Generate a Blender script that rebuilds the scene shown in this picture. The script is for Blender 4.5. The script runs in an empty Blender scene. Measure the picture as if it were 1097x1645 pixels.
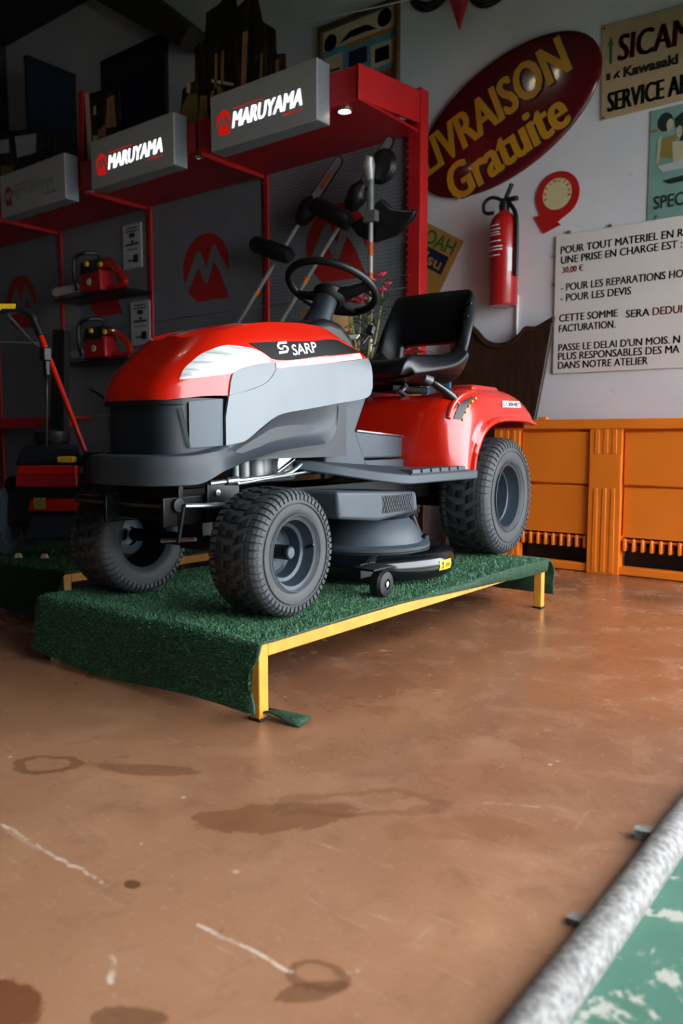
import bpy, bmesh, math, random
from mathutils import Vector, Matrix
random.seed(7)
PI = math.pi
SC = bpy.context.scene
COL = SC.collection

# ------------------------------------------------------------------ camera, world, lights
cam_d = bpy.data.cameras.new('camera'); cam = bpy.data.objects.new('camera', cam_d); COL.objects.link(cam)
cam_d.sensor_fit = 'HORIZONTAL'; cam_d.sensor_width = 24.0; cam_d.lens = 24.0 * 1285.0 / 1097.0
PITCH = math.atan((822.5 - 702.0) / 1285.0); YAW = math.radians(52.1)
_f0 = Vector((-math.cos(YAW), math.sin(YAW), 0)); _r = Vector((math.sin(YAW), math.cos(YAW), 0))
_f = _f0 * math.cos(PITCH) + Vector((0, 0, -math.sin(PITCH))); _u = _r.cross(_f)
cam.matrix_world = Matrix(((_r.x, _u.x, -_f.x, 0), (_r.y, _u.y, -_f.y, 0), (_r.z, _u.z, -_f.z, 0.745), (0, 0, 0, 1)))
cam_d.clip_start = 0.05
cam_d.dof.use_dof = True; cam_d.dof.focus_distance = 2.75; cam_d.dof.aperture_fstop = 2.8
SC.camera = cam

SC.view_settings.view_transform = 'Standard'; SC.view_settings.look = 'None'
SC.view_settings.gamma = 1.0; SC.view_settings.use_curve_mapping = False
SC.view_settings.exposure = 0.24
SC.cycles.use_denoising = True
SC.cycles.max_bounces = 8

world = bpy.data.worlds.new('World'); SC.world = world; world.use_nodes = True
wn = world.node_tree.nodes; wl = world.node_tree.links
bg = wn['Background']; bg.inputs['Color'].default_value = (0.90, 0.95, 1.0, 1); bg.inputs['Strength'].default_value = 8.0

def area_light(name, loc, rot, sx, sy, power, color):
    d = bpy.data.lights.new(name, 'AREA'); d.shape = 'RECTANGLE'; d.size = sx; d.size_y = sy; d.energy = power; d.color = color
    o = bpy.data.objects.new(name, d); COL.objects.link(o); o.location = loc; o.rotation_euler = rot
    return o
def point_light(name, loc, power, color, r=0.03):
    d = bpy.data.lights.new(name, 'POINT'); d.energy = power; d.color = color; d.shadow_soft_size = r
    o = bpy.data.objects.new(name, d); COL.objects.link(o); o.location = loc
    return o
def spot_light(name, loc, target, power, color, ang, r=0.03):
    d = bpy.data.lights.new(name, 'SPOT'); d.energy = power; d.color = color; d.spot_size = ang; d.spot_blend = 0.6; d.shadow_soft_size = r
    o = bpy.data.objects.new(name, d); COL.objects.link(o); o.location = loc
    o.rotation_euler = (Vector(target) - Vector(loc)).to_track_quat('-Z', 'Y').to_euler()
    return o

# ------------------------------------------------------------------ materials
def lin(h):
    h = h.lstrip('#'); out = []
    for i in (0, 2, 4):
        c = int(h[i:i + 2], 16) / 255.0
        out.append(c / 12.92 if c <= 0.04045 else ((c + 0.055) / 1.055) ** 2.4)
    return (*out, 1.0)
class NT:
    def __init__(s, name):
        s.m = bpy.data.materials.new(name); s.m.use_nodes = True
        s.t = s.m.node_tree; s.n = s.t.nodes; s.l = s.t.links; s.b = s.n['Principled BSDF']
    def new(s, typ, **kw):
        n = s.n.new(typ)
        for k, v in kw.items(): setattr(n, k, v)
        return n
    def val(s, inp, v):
        if isinstance(v, bpy.types.NodeSocket): s.l.new(v, inp)
        else: inp.default_value = v
    def math(s, op, a, b=None, c=None, clamp=False):
        n = s.new('ShaderNodeMath', operation=op, use_clamp=clamp); s.val(n.inputs[0], a)
        if b is not None: s.val(n.inputs[1], b)
        if c is not None: s.val(n.inputs[2], c)
        return n.outputs[0]
    def mix(s, f, a, b):
        n = s.new('ShaderNodeMix', data_type='RGBA'); s.val(n.inputs[0], f); s.val(n.inputs[6], a); s.val(n.inputs[7], b)
        return n.outputs[2]
    def noise(s, vec, scale, detail=4, rough=0.55, dist=0.0):
        n = s.new('ShaderNodeTexNoise'); s.l.new(vec, n.inputs['Vector']); n.inputs['Scale'].default_value = scale
        n.inputs['Detail'].default_value = detail; n.inputs['Roughness'].default_value = rough; n.inputs['Distortion'].default_value = dist
        return n.outputs['Fac']
    def ramp(s, f, lo, hi):
        n = s.new('ShaderNodeMapRange', interpolation_type='SMOOTHSTEP'); s.val(n.inputs[0], f)
        n.inputs[1].default_value = lo; n.inputs[2].default_value = hi
        return n.outputs[0]
    def coord(s, which='Object'):
        return s.new('ShaderNodeTexCoord').outputs[which]
    def mapping(s, vec, scale=(1, 1, 1), rot=(0, 0, 0), loc=(0, 0, 0)):
        n = s.new('ShaderNodeMapping'); s.l.new(vec, n.inputs[0])
        n.inputs['Location'].default_value = loc; n.inputs['Rotation'].default_value = rot; n.inputs['Scale'].default_value = scale
        return n.outputs[0]
    def bump(s, h, strength=0.2, dist=0.01):
        n = s.new('ShaderNodeBump'); n.inputs['Strength'].default_value = strength; n.inputs['Distance'].default_value = dist
        s.l.new(h, n.inputs['Height']); s.l.new(n.outputs[0], s.b.inputs['Normal'])
def mat(name, hexc, rough=0.5, metal=0.0, coat=0.0, spec=0.5, var=0.0, vscale=8.0, bump=0.0, bscale=60.0, emit=None, estr=0.0, rvar=0.0):
    T = NT(name); b = T.b; c = lin(hexc)
    b.inputs['Base Color'].default_value = c; b.inputs['Roughness'].default_value = rough; b.inputs['Metallic'].default_value = metal
    b.inputs['Coat Weight'].default_value = coat; b.inputs['Coat Roughness'].default_value = 0.06
    b.inputs['Specular IOR Level'].default_value = spec
    if var or bump or rvar: v = T.coord()
    if var:
        f = T.noise(v, vscale, 5)
        d = tuple(x * (1 - var) for x in c[:3]) + (1,); e = tuple(min(1, x * (1 + var)) for x in c[:3]) + (1,)
        T.val(b.inputs['Base Color'], T.mix(T.ramp(f, 0.3, 0.7), d, e))
    if rvar:
        T.val(b.inputs['Roughness'], T.math('MULTIPLY_ADD', T.noise(v, vscale * 2, 4), rvar, rough - rvar / 2))
    if bump: T.bump(T.noise(v, bscale, 3), bump, 0.002)
    if emit:
        b.inputs['Emission Color'].default_value = lin(emit); b.inputs['Emission Strength'].default_value = estr
    return T.m

M = {}
M['red'] = mat('glossy_red_plastic', '#bd1a07', 0.24, coat=0.45, var=0.04, vscale=3)
M['red2'] = mat('dull_red_paint', '#a8141a', 0.4, var=0.1, vscale=5)
M['red_post'] = mat('red_post_paint', '#c41d22', 0.4, var=0.06, vscale=4)
M['silver'] = mat('silver_paint', '#73787d', 0.45, metal=0.15, var=0.05, vscale=4, bump=0.05, bscale=400)
M['band'] = mat('grey_plastic', '#343a40', 0.5, var=0.06, vscale=6, bump=0.08, bscale=300)
M['grille'] = mat('dark_plastic', '#161d24', 0.45, var=0.1, vscale=6)
M['pod'] = mat('slate_plastic', '#3f4a56', 0.42, var=0.06, vscale=6)
M['console'] = mat('console_plastic', '#3c454d', 0.5, var=0.06, vscale=6, bump=0.08, bscale=300)
M['black'] = mat('black_plastic', '#0d1013', 0.45, var=0.15, vscale=7)
M['black_gloss'] = mat('black_gloss_steel', '#0c0f12', 0.2, coat=0.5, var=0.1, vscale=6)
M['black_metal'] = mat('black_metal', '#0a0c0e', 0.35, metal=0.3, var=0.15, vscale=9)
M['vinyl'] = mat('black_vinyl', '#0b0d10', 0.30, var=0.1, vscale=9, bump=0.12, bscale=500)
M['rubber'] = mat('tyre_rubber', '#3f4245', 0.62, var=0.14, vscale=14, bump=0.15, bscale=220)
M['lug'] = mat('shaded_tread_rubber', '#1c1e20', 0.6, var=0.18, vscale=20)  # same rubber as the tyre, darkened to paint in shade on the tread
M['rim'] = mat('rim_steel', '#333e47', 0.38, metal=0.35, var=0.06, vscale=8)
M['chrome'] = mat('bright_steel', '#b4b8bc', 0.25, metal=0.9, var=0.1, vscale=20)
M['alu'] = mat('cast_aluminium', '#7b7d7f', 0.5, metal=0.6, var=0.12, vscale=18, bump=0.1, bscale=200)
M['white'] = mat('white_print', '#e8e8e6', 0.5, var=0.03)
M['yellow'] = mat('yellow_frame_paint', '#cd9033', 0.42, var=0.14, vscale=14, rvar=0.2)
M['yellow_lbl'] = mat('yellow_label', '#d8b21e', 0.5, var=0.12, vscale=40)
M['orange'] = mat('orange_plastic', '#ee7c1c', 0.45, var=0.06, vscale=2.5, bump=0.05, bscale=40, rvar=0.15)
M['panel_grey'] = mat('plain_grey_panel', '#83858b', 0.45, metal=0.2, var=0.06, vscale=3)
M['sign_grey'] = mat('lightbox_grey', '#b4afab', 0.5, var=0.04, vscale=4)
M['sign_side'] = mat('lightbox_side', '#8d8f96', 0.45, metal=0.2, var=0.05)
M['lit_white'] = mat('backlit_white', '#f4f4f2', 0.4, emit='#f6f6ff', estr=0.75, var=0.02)
M['lit_red'] = mat('backlit_red', '#d51a10', 0.4, emit='#e0180c', estr=0.45, var=0.04)
M['unlit_white'] = mat('unlit_letter', '#d5d8d8', 0.5, var=0.1)
M['unlit_red'] = mat('unlit_red_letter', '#a82a24', 0.5, var=0.1)
M['logo_red'] = mat('logo_red_print', '#b3261f', 0.5, var=0.06, vscale=3)
M['oval'] = mat('maroon_sign_lacquer', '#5a1216', 0.16, coat=0.6, var=0.1, vscale=3)
M['gold'] = mat('golden_letters', '#c8891f', 0.35, var=0.06, vscale=5)
M['tan'] = mat('tan_board', '#b79a76', 0.55, var=0.07, vscale=6)
M['brown_letter'] = mat('brown_print', '#5c231c', 0.5, var=0.05)
M['ink'] = mat('black_ink', '#17181a', 0.5, var=0.05)
M['ink_red'] = mat('red_ink', '#cc5a30', 0.5, var=0.05)
M['ink_green'] = mat('green_ink', '#1e6a3a', 0.5, var=0.05)
M['ink_navy'] = mat('navy_ink', '#1b2440', 0.5, var=0.05)
M['paper'] = mat('notice_board_sheet', '#e6dad5', 0.5, var=0.03, vscale=3)
M['card'] = mat('card_board', '#b9b9ba', 0.5, var=0.04)
M['kraft'] = mat('kraft_board', '#b88a3e', 0.55, var=0.07, vscale=5)
M['ext_red'] = mat('extinguisher_red', '#b01a1c', 0.28, coat=0.4, var=0.05)
M['sticker_red'] = mat('sticker_red', '#b81d1e', 0.4, var=0.05)
M['sticker_cream'] = mat('sticker_cream', '#d6c596', 0.5, var=0.05)
M['wood_dark'] = None
M['frame_wood'] = mat('picture_frame_wood', '#5b3d1f', 0.45, var=0.2, vscale=9)
M['frame_dark'] = mat('dark_picture_frame', '#15181b', 0.5, var=0.1)
M['teal_card'] = mat('teal_poster_paper', '#7c9f93', 0.55, var=0.1, vscale=5)
M['skin_print'] = mat('poster_cream_print', '#b7ad8e', 0.6, var=0.1)
M['olive_print'] = mat('poster_olive_print', '#8d7a38', 0.6, var=0.1)
M['dark_print'] = mat('poster_dark_print', '#1c2726', 0.6, var=0.1)
M['blue_print'] = mat('poster_blue_print', '#5f9ab0', 0.55, var=0.12, vscale=7)
M['orange_print'] = mat('poster_orange_print', '#c98029', 0.55, var=0.1)
M['sand_print'] = mat('poster_sand_print', '#d8bf98', 0.6, var=0.1)
M['bark_print'] = mat('poster_bark_print', '#a87650', 0.6, var=0.25, vscale=12)
M['leaf'] = mat('oleander_leaf', '#4d6a4a', 0.5, var=0.2, vscale=10)
M['stem'] = mat('plant_stem', '#8d7a3d', 0.6, var=0.2, vscale=10)
M['flower'] = mat('red_pink_flower', '#d2364a', 0.55, var=0.15, vscale=30)
M['blue_crate'] = mat('blue_plastic', '#2d6b86', 0.45, var=0.08)
M['cardboard'] = mat('cardboard', '#a07848', 0.7, var=0.1)
M['fabric_red'] = mat('red_pennant_cloth', '#c2333a', 0.7, var=0.12, vscale=10)
M['gunmetal'] = mat('grey_pipe_steel', '#7b7875', 0.65, metal=0.0, var=0.5, vscale=85, bump=0.3, bscale=50, rvar=0.3)
M['blue_dark'] = mat('dark_blue_plastic', '#152433', 0.45, var=0.1)
M['bar_grey'] = mat('guide_bar_steel', '#a8a3a6', 0.4, metal=0.3, var=0.08)
M['pole_alu'] = mat('pole_aluminium', '#a9a4a2', 0.4, metal=0.4, var=0.08)
M['lamp_glow'] = mat('lamp_glow', '#fff3d8', 0.4, emit='#ffedc8', estr=12.0, var=0.01)
M['backing'] = mat('carpet_backing', '#1c3338', 0.7, var=0.1)
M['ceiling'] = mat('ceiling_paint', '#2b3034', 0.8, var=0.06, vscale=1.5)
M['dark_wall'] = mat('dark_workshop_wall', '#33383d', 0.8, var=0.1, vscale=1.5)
M['decal_black'] = mat('decal_black', '#090a0b', 0.6, spec=0.25, var=0.1)
M['beam'] = mat('beam_timber', '#3d352c', 0.7, var=0.2, vscale=6)

def m_floor():
    T = NT('brown_sealed_floor'); v = T.coord('Object')
    n1 = T.noise(v, 1.1, 6, 0.6); n2 = T.noise(v, 5.0, 6, 0.65, 0.4); n3 = T.noise(v, 28.0, 4, 0.6)
    c = T.mix(T.ramp(n1, 0.3, 0.7), lin('#7b5039'), lin('#966546'))
    c = T.mix(T.math('MULTIPLY', T.ramp(n2, 0.45, 0.75), 0.55), c, lin('#ae8062'))
    c = T.mix(T.math('MULTIPLY', T.ramp(n3, 0.55, 0.8), 0.35), c, lin('#7c4f35'))
    # greyer, more worn and lighter towards the doorway, painting in brighter foreground light
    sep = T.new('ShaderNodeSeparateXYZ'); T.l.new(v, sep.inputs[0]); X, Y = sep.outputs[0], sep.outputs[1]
    wear_and_light = T.math('MULTIPLY', T.ramp(T.math('ADD', T.math('MULTIPLY', Y, -1.0), T.math('MULTIPLY', n2, 0.8)), -1.75, -0.2), 0.75)
    c = T.mix(wear_and_light, c, lin('#ab7d5c'))
    n4 = T.noise(v, 11.0, 6, 0.7, 0.6); n5 = T.noise(v, 3.2, 6, 0.65, 0.5)
    c = T.mix(T.math('MULTIPLY', T.ramp(n4, 0.5, 0.72), 0.42), c, lin('#6f4a37'))
    c = T.mix(T.math('MULTIPLY', T.ramp(n5, 0.52, 0.72), 0.40), c, lin('#b98b69'))
    c = T.mix(T.math('MULTIPLY', T.ramp(T.noise(v, 70.0, 3, 0.7), 0.58, 0.72), 0.35), c, lin('#c7a792'))
    # fine streaks
    vs = T.mapping(v, (2.2, 26, 1), (0, 0, 0.35)); s1 = T.noise(vs, 3.0, 5, 0.7, 0.8)
    c = T.mix(T.math('MULTIPLY', T.ramp(s1, 0.60, 0.72), 0.5), c, lin('#c9a68c'))
    vs2 = T.mapping(v, (24, 2.6, 1), (0, 0, -0.5)); s2 = T.noise(vs2, 2.4, 5, 0.7, 0.8)
    c = T.mix(T.math('MULTIPLY', T.ramp(s2, 0.62, 0.74), 0.4), c, lin('#c4a48e'))
    # specks
    vo = T.new('ShaderNodeTexVoronoi'); T.l.new(v, vo.inputs['Vector']); vo.inputs['Scale'].default_value = 11.0
    sp = T.ramp(T.math('ADD', vo.outputs['Distance'], T.math('MULTIPLY', n3, 0.05)), 0.075, 0.05)
    c = T.mix(T.math('MULTIPLY', sp, 0.6), c, lin('#4d3a30'))
    vo2 = T.new('ShaderNodeTexVoronoi'); T.l.new(T.mapping(v, (1, 1, 1), (0, 0, 1)), vo2.inputs['Vector']); vo2.inputs['Scale'].default_value = 8.0
    sp2 = T.ramp(T.math('ADD', vo2.outputs['Distance'], T.math('MULTIPLY', n3, 0.09)), 0.105, 0.07)
    c = T.mix(T.math('MULTIPLY', sp2, 0.7), c, lin('#d0b8a6'))
    nz = T.noise(v, 9.0, 5, 0.6, 0.5); nz2 = T.noise(v, 30.0, 3, 0.6)
    wob = T.math('ADD', T.math('MULTIPLY', T.math('SUBTRACT', nz, 0.5), 1.6), T.math('MULTIPLY', T.math('SUBTRACT', nz2, 0.5), 0.5))
    def spot(c, x, y, rx, ry, ring, strength, col, rot=0.0):
        dx = T.math('SUBTRACT', X, x); dy = T.math('SUBTRACT', Y, y); ca, sa = math.cos(rot), math.sin(rot)
        u = T.math('DIVIDE', T.math('ADD', T.math('MULTIPLY', dx, ca), T.math('MULTIPLY', dy, sa)), rx)
        w = T.math('DIVIDE', T.math('SUBTRACT', T.math('MULTIPLY', dy, ca), T.math('MULTIPLY', dx, sa)), ry)
        d = T.math('ADD', T.math('SQRT', T.math('ADD', T.math('MULTIPLY', u, u), T.math('MULTIPLY', w, w))), wob)
        if ring: f = T.ramp(T.math('ABSOLUTE', T.math('SUBTRACT', d, 0.85)), 0.26, 0.12)
        else: f = T.ramp(d, 1.03, 0.93)
        return T.mix(T.math('MULTIPLY', f, strength), c, lin(col))
    W_ = '#5f3a22'
    for a in ((-1.611, 0.984, 0.075, 0.05, True, 0.55, W_, 0.6), (-1.415, 1.102, 0.12, 0.026, False, 0.45, W_, 0.5),
              (-1.035, 1.112, 0.15, 0.062, False, 0.6, '#6f4322', 0.75), (-0.93, 1.265, 0.2, 0.055, True, 0.35, W_, 0.7),
              (-0.674, 0.805, 0.045, 0.032, True, 0.55, W_, 0.4), (-0.66, 0.772, 0.05, 0.02, False, 0.6, W_, 0.9),
              (-1.059, 0.79, 0.016, 0.012, False, 0.8, '#53331f', 0), (-0.958, 0.506, 0.06, 0.05, False, 0.8, '#6a3517', 0),
              (-0.81, 0.592, 0.045, 0.02, False, 0.6, W_, 0.6), (-0.72, 1.30, 0.15, 0.05, False, 0.35, '#84522f', 0.7)):
        c = spot(c, *a)
    def line(c, x0, y0, x1, y1, wd, strength):
        L = math.hypot(x1 - x0, y1 - y0); tx, ty = (x1 - x0) / L, (y1 - y0) / L
        dx = T.math('SUBTRACT', X, x0); dy = T.math('SUBTRACT', Y, y0)
        al = T.math('ADD', T.math('MULTIPLY', dx, tx), T.math('MULTIPLY', dy, ty))
        pe = T.math('ABSOLUTE', T.math('ADD', T.math('SUBTRACT', T.math('MULTIPLY', dy, tx), T.math('MULTIPLY', dx, ty)), T.math('MULTIPLY', wob, 0.02)))
        f = T.math('MULTIPLY', T.ramp(pe, wd, wd * 0.3), T.math('MULTIPLY', T.math('GREATER_THAN', al, 0.0), T.math('LESS_THAN', al, L)))
        return T.mix(T.math('MULTIPLY', T.math('MULTIPLY', f, T.ramp(nz2, 0.35, 0.6)), strength), c, lin('#dcc6b4'))
    c = line(c, -1.43, 0.763, -1.10, 0.763, 0.006, 0.8); c = line(c, -0.89, 0.782, -0.70, 0.79, 0.005, 0.85)
    c = line(c, -0.93, 0.66, -0.88, 0.62, 0.006, 0.8); c = line(c, -0.74, 1.42, -0.60, 1.50, 0.006, 0.25)
    T.val(T.b.inputs['Base Color'], c)
    r = T.math('ADD', 0.17, T.math('MULTIPLY', T.ramp(n2, 0.35, 0.75), 0.16)); r = T.math('ADD', r, T.math('MULTIPLY', wear_and_light, 0.35))
    T.val(T.b.inputs['Roughness'], r); T.b.inputs['Specular IOR Level'].default_value = 0.5
    T.bump(T.math('ADD', n3, T.math('MULTIPLY', n2, 0.7)), 0.06, 0.004)
    return T.m
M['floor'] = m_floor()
def m_green_ground():
    T = NT('green_painted_concrete'); v = T.coord('Object')
    n1 = T.noise(v, 3.0, 5); n2 = T.noise(v, 7.0, 6, 0.7, 0.6); n3 = T.noise(v, 40, 4)
    c = T.mix(T.ramp(n1, 0.3, 0.7), lin('#3a6654'), lin('#497563'))
    c = T.mix(T.math('MULTIPLY', T.ramp(n3, 0.6, 0.8), 0.5), c, lin('#34584a'))
    c = T.mix(T.ramp(n2, 0.55, 0.59), c, lin('#a9a89c'))
    c = T.mix(T.ramp(T.noise(v, 5.0, 5, 0.7), 0.66, 0.72), c, lin('#2c4a40'))
    T.val(T.b.inputs['Base Color'], c); T.b.inputs['Roughness'].default_value = 0.6
    T.bump(n2, 0.2, 0.004); return T.m
M['green_ground'] = m_green_ground()
def m_wall():
    T = NT('white_wall_paint'); v = T.coord('Object')
    c = T.mix(T.ramp(T.noise(v, 1.6, 5), 0.3, 0.7), lin('#dcd7db'), lin('#e6e1e4'))
    c = T.mix(T.math('MULTIPLY', T.ramp(T.noise(v, 14, 4), 0.62, 0.8), 0.3), c, lin('#a9a5a6'))
    vo = T.new('ShaderNodeTexVoronoi'); T.l.new(v, vo.inputs['Vector']); vo.inputs['Scale'].default_value = 3.2
    c = T.mix(T.math('MULTIPLY', T.ramp(vo.outputs['Distance'], 0.035, 0.025), 0.6), c, lin('#5d5a58'))
    T.val(T.b.inputs['Base Color'], c); T.b.inputs['Roughness'].default_value = 0.55
    T.bump(T.noise(v, 60, 3), 0.08, 0.003); return T.m
M['wall'] = m_wall()
def m_peg():
    # pegboard: fine round perforations, a few pixels each
    T = NT('perforated_grey_panel'); v = T.coord('Object')
    sep = T.new('ShaderNodeSeparateXYZ'); T.l.new(v, sep.inputs[0])
    def cell(o): return T.math('SUBTRACT', T.math('FRACT', T.math('MULTIPLY', o, 38.0)), 0.5)
    a, b = cell(sep.outputs[0]), cell(sep.outputs[2])
    d = T.math('SQRT', T.math('ADD', T.math('MULTIPLY', a, a), T.math('MULTIPLY', b, b)))
    f = T.ramp(d, 0.24, 0.17)
    base = T.mix(T.ramp(T.noise(v, 2.5, 4), 0.3, 0.7), lin('#777980'), lin('#87898f'))
    T.val(T.b.inputs['Base Color'], T.mix(T.math('MULTIPLY', f, 0.8), base, lin('#b4b4b8')))
    T.b.inputs['Roughness'].default_value = 0.45; T.b.inputs['Metallic'].default_value = 0.2; return T.m
M['peg'] = m_peg()
def m_wood_dark():
    T = NT('dark_carved_wood'); v = T.coord('Object')
    w = T.noise(T.mapping(v, (3, 3, 0.6)), 12, 6, 0.65, 0.8)
    T.val(T.b.inputs['Base Color'], T.mix(T.ramp(w, 0.3, 0.7), lin('#24150f'), lin('#43281a')))
    T.b.inputs['Roughness'].default_value = 0.4; T.bump(w, 0.2, 0.004); return T.m
M['wood_dark'] = m_wood_dark()
def m_forest():
    T = NT('forest_photo_print'); v = T.coord('Object')
    s = T.noise(T.mapping(v, (26, 1, 1.6)), 1.0, 6, 0.7, 0.6); g = T.noise(v, 9, 6, 0.7)
    c = T.mix(T.ramp(s, 0.5, 0.72), lin('#12110f'), lin('#6b4528'))
    c = T.mix(T.math('MULTIPLY', T.ramp(g, 0.5, 0.7), 0.6), c, lin('#6e5524'))
    T.val(T.b.inputs['Base Color'], c); T.b.inputs['Roughness'].default_value = 0.4; return T.m
M['forest'] = m_forest()
def m_carpet():
    T = NT('artificial_grass'); v = T.coord('Object')
    n = T.noise(v, 120, 3); n2 = T.noise(v, 6, 4)
    c = T.mix(T.ramp(n, 0.35, 0.7), lin('#122f1f'), lin('#285338'))
    c = T.mix(T.math('MULTIPLY', T.ramp(n2, 0.4, 0.7), 0.4), c, lin('#183b2b'))
    T.val(T.b.inputs['Base Color'], c); T.b.inputs['Roughness'].default_value = 0.7
    T.bump(n, 0.6, 0.006); return T.m
M['carpet'] = m_carpet()
def m_pile():
    T = NT('grass_pile'); v = T.coord('Object')
    vo = T.new('ShaderNodeTexVoronoi'); T.l.new(v, vo.inputs['Vector']); vo.inputs['Scale'].default_value = 160
    sp = T.new('ShaderNodeSeparateColor'); T.l.new(vo.outputs['Color'], sp.inputs[0])
    c = T.mix(sp.outputs[0], lin('#1d4c30'), lin('#4f8a5e'))
    c = T.mix(T.ramp(sp.outputs[1], 0.88, 0.95), c, lin('#7aa384'))
    T.val(T.b.inputs['Base Color'], c); T.b.inputs['Roughness'].default_value = 0.5; return T.m
M['pile'] = m_pile()
def m_lens():
    T = NT('ribbed_headlight_lens'); v = T.coord('Object')
    n = T.noise(T.mapping(v, (1, 3, 40)), 2.0, 3, 0.5, 0.5)
    T.val(T.b.inputs['Base Color'], T.mix(T.ramp(n, 0.35, 0.6), lin('#b9bcbc'), lin('#f2f2ee')))
    T.b.inputs['Roughness'].default_value = 0.18; T.b.inputs['Metallic'].default_value = 0.3
    T.b.inputs['Coat Weight'].default_value = 0.8; T.bump(n, 0.3, 0.004); return T.m
M['lens'] = m_lens()

# ------------------------------------------------------------------ mesh helpers
def rotm(ax, ang): return Matrix.Rotation(ang, 3, ax)
class G:
    def __init__(s): s.v = []; s.f = []; s.m = []
    def add(s, v, f, mi=0):
        o = len(s.v); s.v += [tuple(p) for p in v]; s.f += [tuple(i + o for i in q) for q in f]; s.m += [mi] * len(f); return s
    def box(s, c, d, R=None, mi=0, taper=None):
        c = Vector(c); x, y, z = d[0] / 2, d[1] / 2, d[2] / 2; t = taper or (1, 1)
        p = [(-x, -y, -z), (x, -y, -z), (x, y, -z), (-x, y, -z), (-x * t[0], -y * t[1], z), (x * t[0], -y * t[1], z), (x * t[0], y * t[1], z), (-x * t[0], y * t[1], z)]
        p = [c + (R @ Vector(q) if R else Vector(q)) for q in p]
        return s.add(p, [(0, 3, 2, 1), (4, 5, 6, 7), (0, 1, 5, 4), (1, 2, 6, 5), (2, 3, 7, 6), (3, 0, 4, 7)], mi)
    def bar(s, a, b, w, h, mi=0, up=(0, 0, 1)):
        a, b = Vector(a), Vector(b); d = b - a; L = d.length; y = d.normalized(); u = Vector(up)
        if abs(y.dot(u)) > 0.98: u = Vector((1, 0, 0))
        x = y.cross(u).normalized(); z = x.cross(y)
        return s.box((a + b) / 2, (w, L, h), Matrix((x, y, z)).transposed(), mi)
    def tube(s, path, r, n=10, mi=0, closed=False, caps=True):
        P = [Vector(p) for p in path]; N = len(P); rs = r if isinstance(r, (list, tuple)) else [r] * N
        T = []
        for i in range(N):
            if closed: t = P[(i + 1) % N] - P[i - 1]
            else: t = P[min(i + 1, N - 1)] - P[max(i - 1, 0)]
            T.append(t.normalized())
        u = Vector((0, 0, 1)) if abs(T[0].z) < 0.9 else Vector((1, 0, 0))
        u = (u - T[0] * u.dot(T[0])).normalized(); V = []
        for i in range(N):
            u = (u - T[i] * u.dot(T[i])).normalized(); w = T[i].cross(u)
            V += [P[i] + (u * math.cos(2 * PI * k / n) + w * math.sin(2 * PI * k / n)) * rs[i] for k in range(n)]
        F = []
        for i in range(N if closed else N - 1):
            j = (i + 1) % N
            for k in range(n): F.append((i * n + k, i * n + (k + 1) % n, j * n + (k + 1) % n, j * n + k))
        if caps and not closed: F += [tuple(range(n))[::-1], tuple((N - 1) * n + k for k in range(n))]
        return s.add(V, F, mi)
    def lathe(s, prof, c=(0, 0, 0), axis='z', n=32, mi=0, R=None, cap=True):
        # prof: list of (radius, height along axis)
        c = Vector(c); V = []; L = len(prof)
        for k in range(n):
            a = 2 * PI * k / n; ca, sa = math.cos(a), math.sin(a)
            for r, h in prof:
                q = {'z': (r * ca, r * sa, h), 'x': (h, r * ca, r * sa), 'y': (r * sa, h, r * ca)}[axis]
                q = Vector(q); V.append(c + (R @ q if R else q))
        F = [(k * L + i, ((k + 1) % n) * L + i, ((k + 1) % n) * L + i + 1, k * L + i + 1) for k in range(n) for i in range(L - 1)]
        if cap and prof[0][0] > 1e-6: F.append(tuple(k * L for k in range(n))[::-1])
        if cap and prof[-1][0] > 1e-6: F.append(tuple(k * L + L - 1 for k in range(n)))
        return s.add(V, F, mi)
    def prism(s, poly, fn, d0, d1, mi=0):
        # poly: 2D outline; fn(a, b, d) -> 3D
        n = len(poly); V = [fn(a, b, d0) for a, b in poly] + [fn(a, b, d1) for a, b in poly]
        F = [tuple(range(n))[::-1], tuple(range(n, 2 * n))] + [(i, (i + 1) % n, (i + 1) % n + n, i + n) for i in range(n)]
        return s.add(V, F, mi)
    def grid(s, rows, mi=0, cu=False, skip=None):
        R_, C_ = len(rows), len(rows[0]); V = [p for r in rows for p in r]; F = []
        for i in range(R_ - 1):
            for j in range(C_ if cu else C_ - 1):
                if skip and skip(i, j): continue
                k = (j + 1) % C_
                F.append((i * C_ + j, i * C_ + k, (i + 1) * C_ + k, (i + 1) * C_ + j))
        return s.add(V, F, mi)
    def text(s, body, fn, mi=0, **kw):
        thick = kw.pop('thick', 0.0); v, f = text_geo(body, **kw)
        for dx in ((-thick, 0.0, thick) if thick else (0.0,)): s.add([fn(x + dx, y, z) for x, y, z in v], f, mi)
        return s
    def build(s, name, mats, parent=None, ang=35, bevel=0, seg=2, loc=None, off=None, solid=0, subs=0, recalc=True, **props):
        off = Vector(off) if off is not None else (Vector(loc) if loc is not None else Vector((0, 0, 0)))
        me = bpy.data.meshes.new(name); me.from_pydata([tuple(Vector(p) - off) for p in s.v], [], s.f)
        for m in (mats if isinstance(mats, (list, tuple)) else [mats]): me.materials.append(M[m])
        me.polygons.foreach_set('material_index', s.m)
        if recalc:
            bm = bmesh.new(); bm.from_mesh(me); bmesh.ops.remove_doubles(bm, verts=bm.verts, dist=1e-5)
            bmesh.ops.recalc_face_normals(bm, faces=bm.faces); bm.to_mesh(me); bm.free()
        if ang:
            me.shade_smooth()
            if ang < 180: me.set_sharp_from_angle(angle=math.radians(ang))
        o = bpy.data.objects.new(name, me); COL.objects.link(o)
        if loc is not None: o.location = loc
        if parent is not None: o.parent = parent
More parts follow.
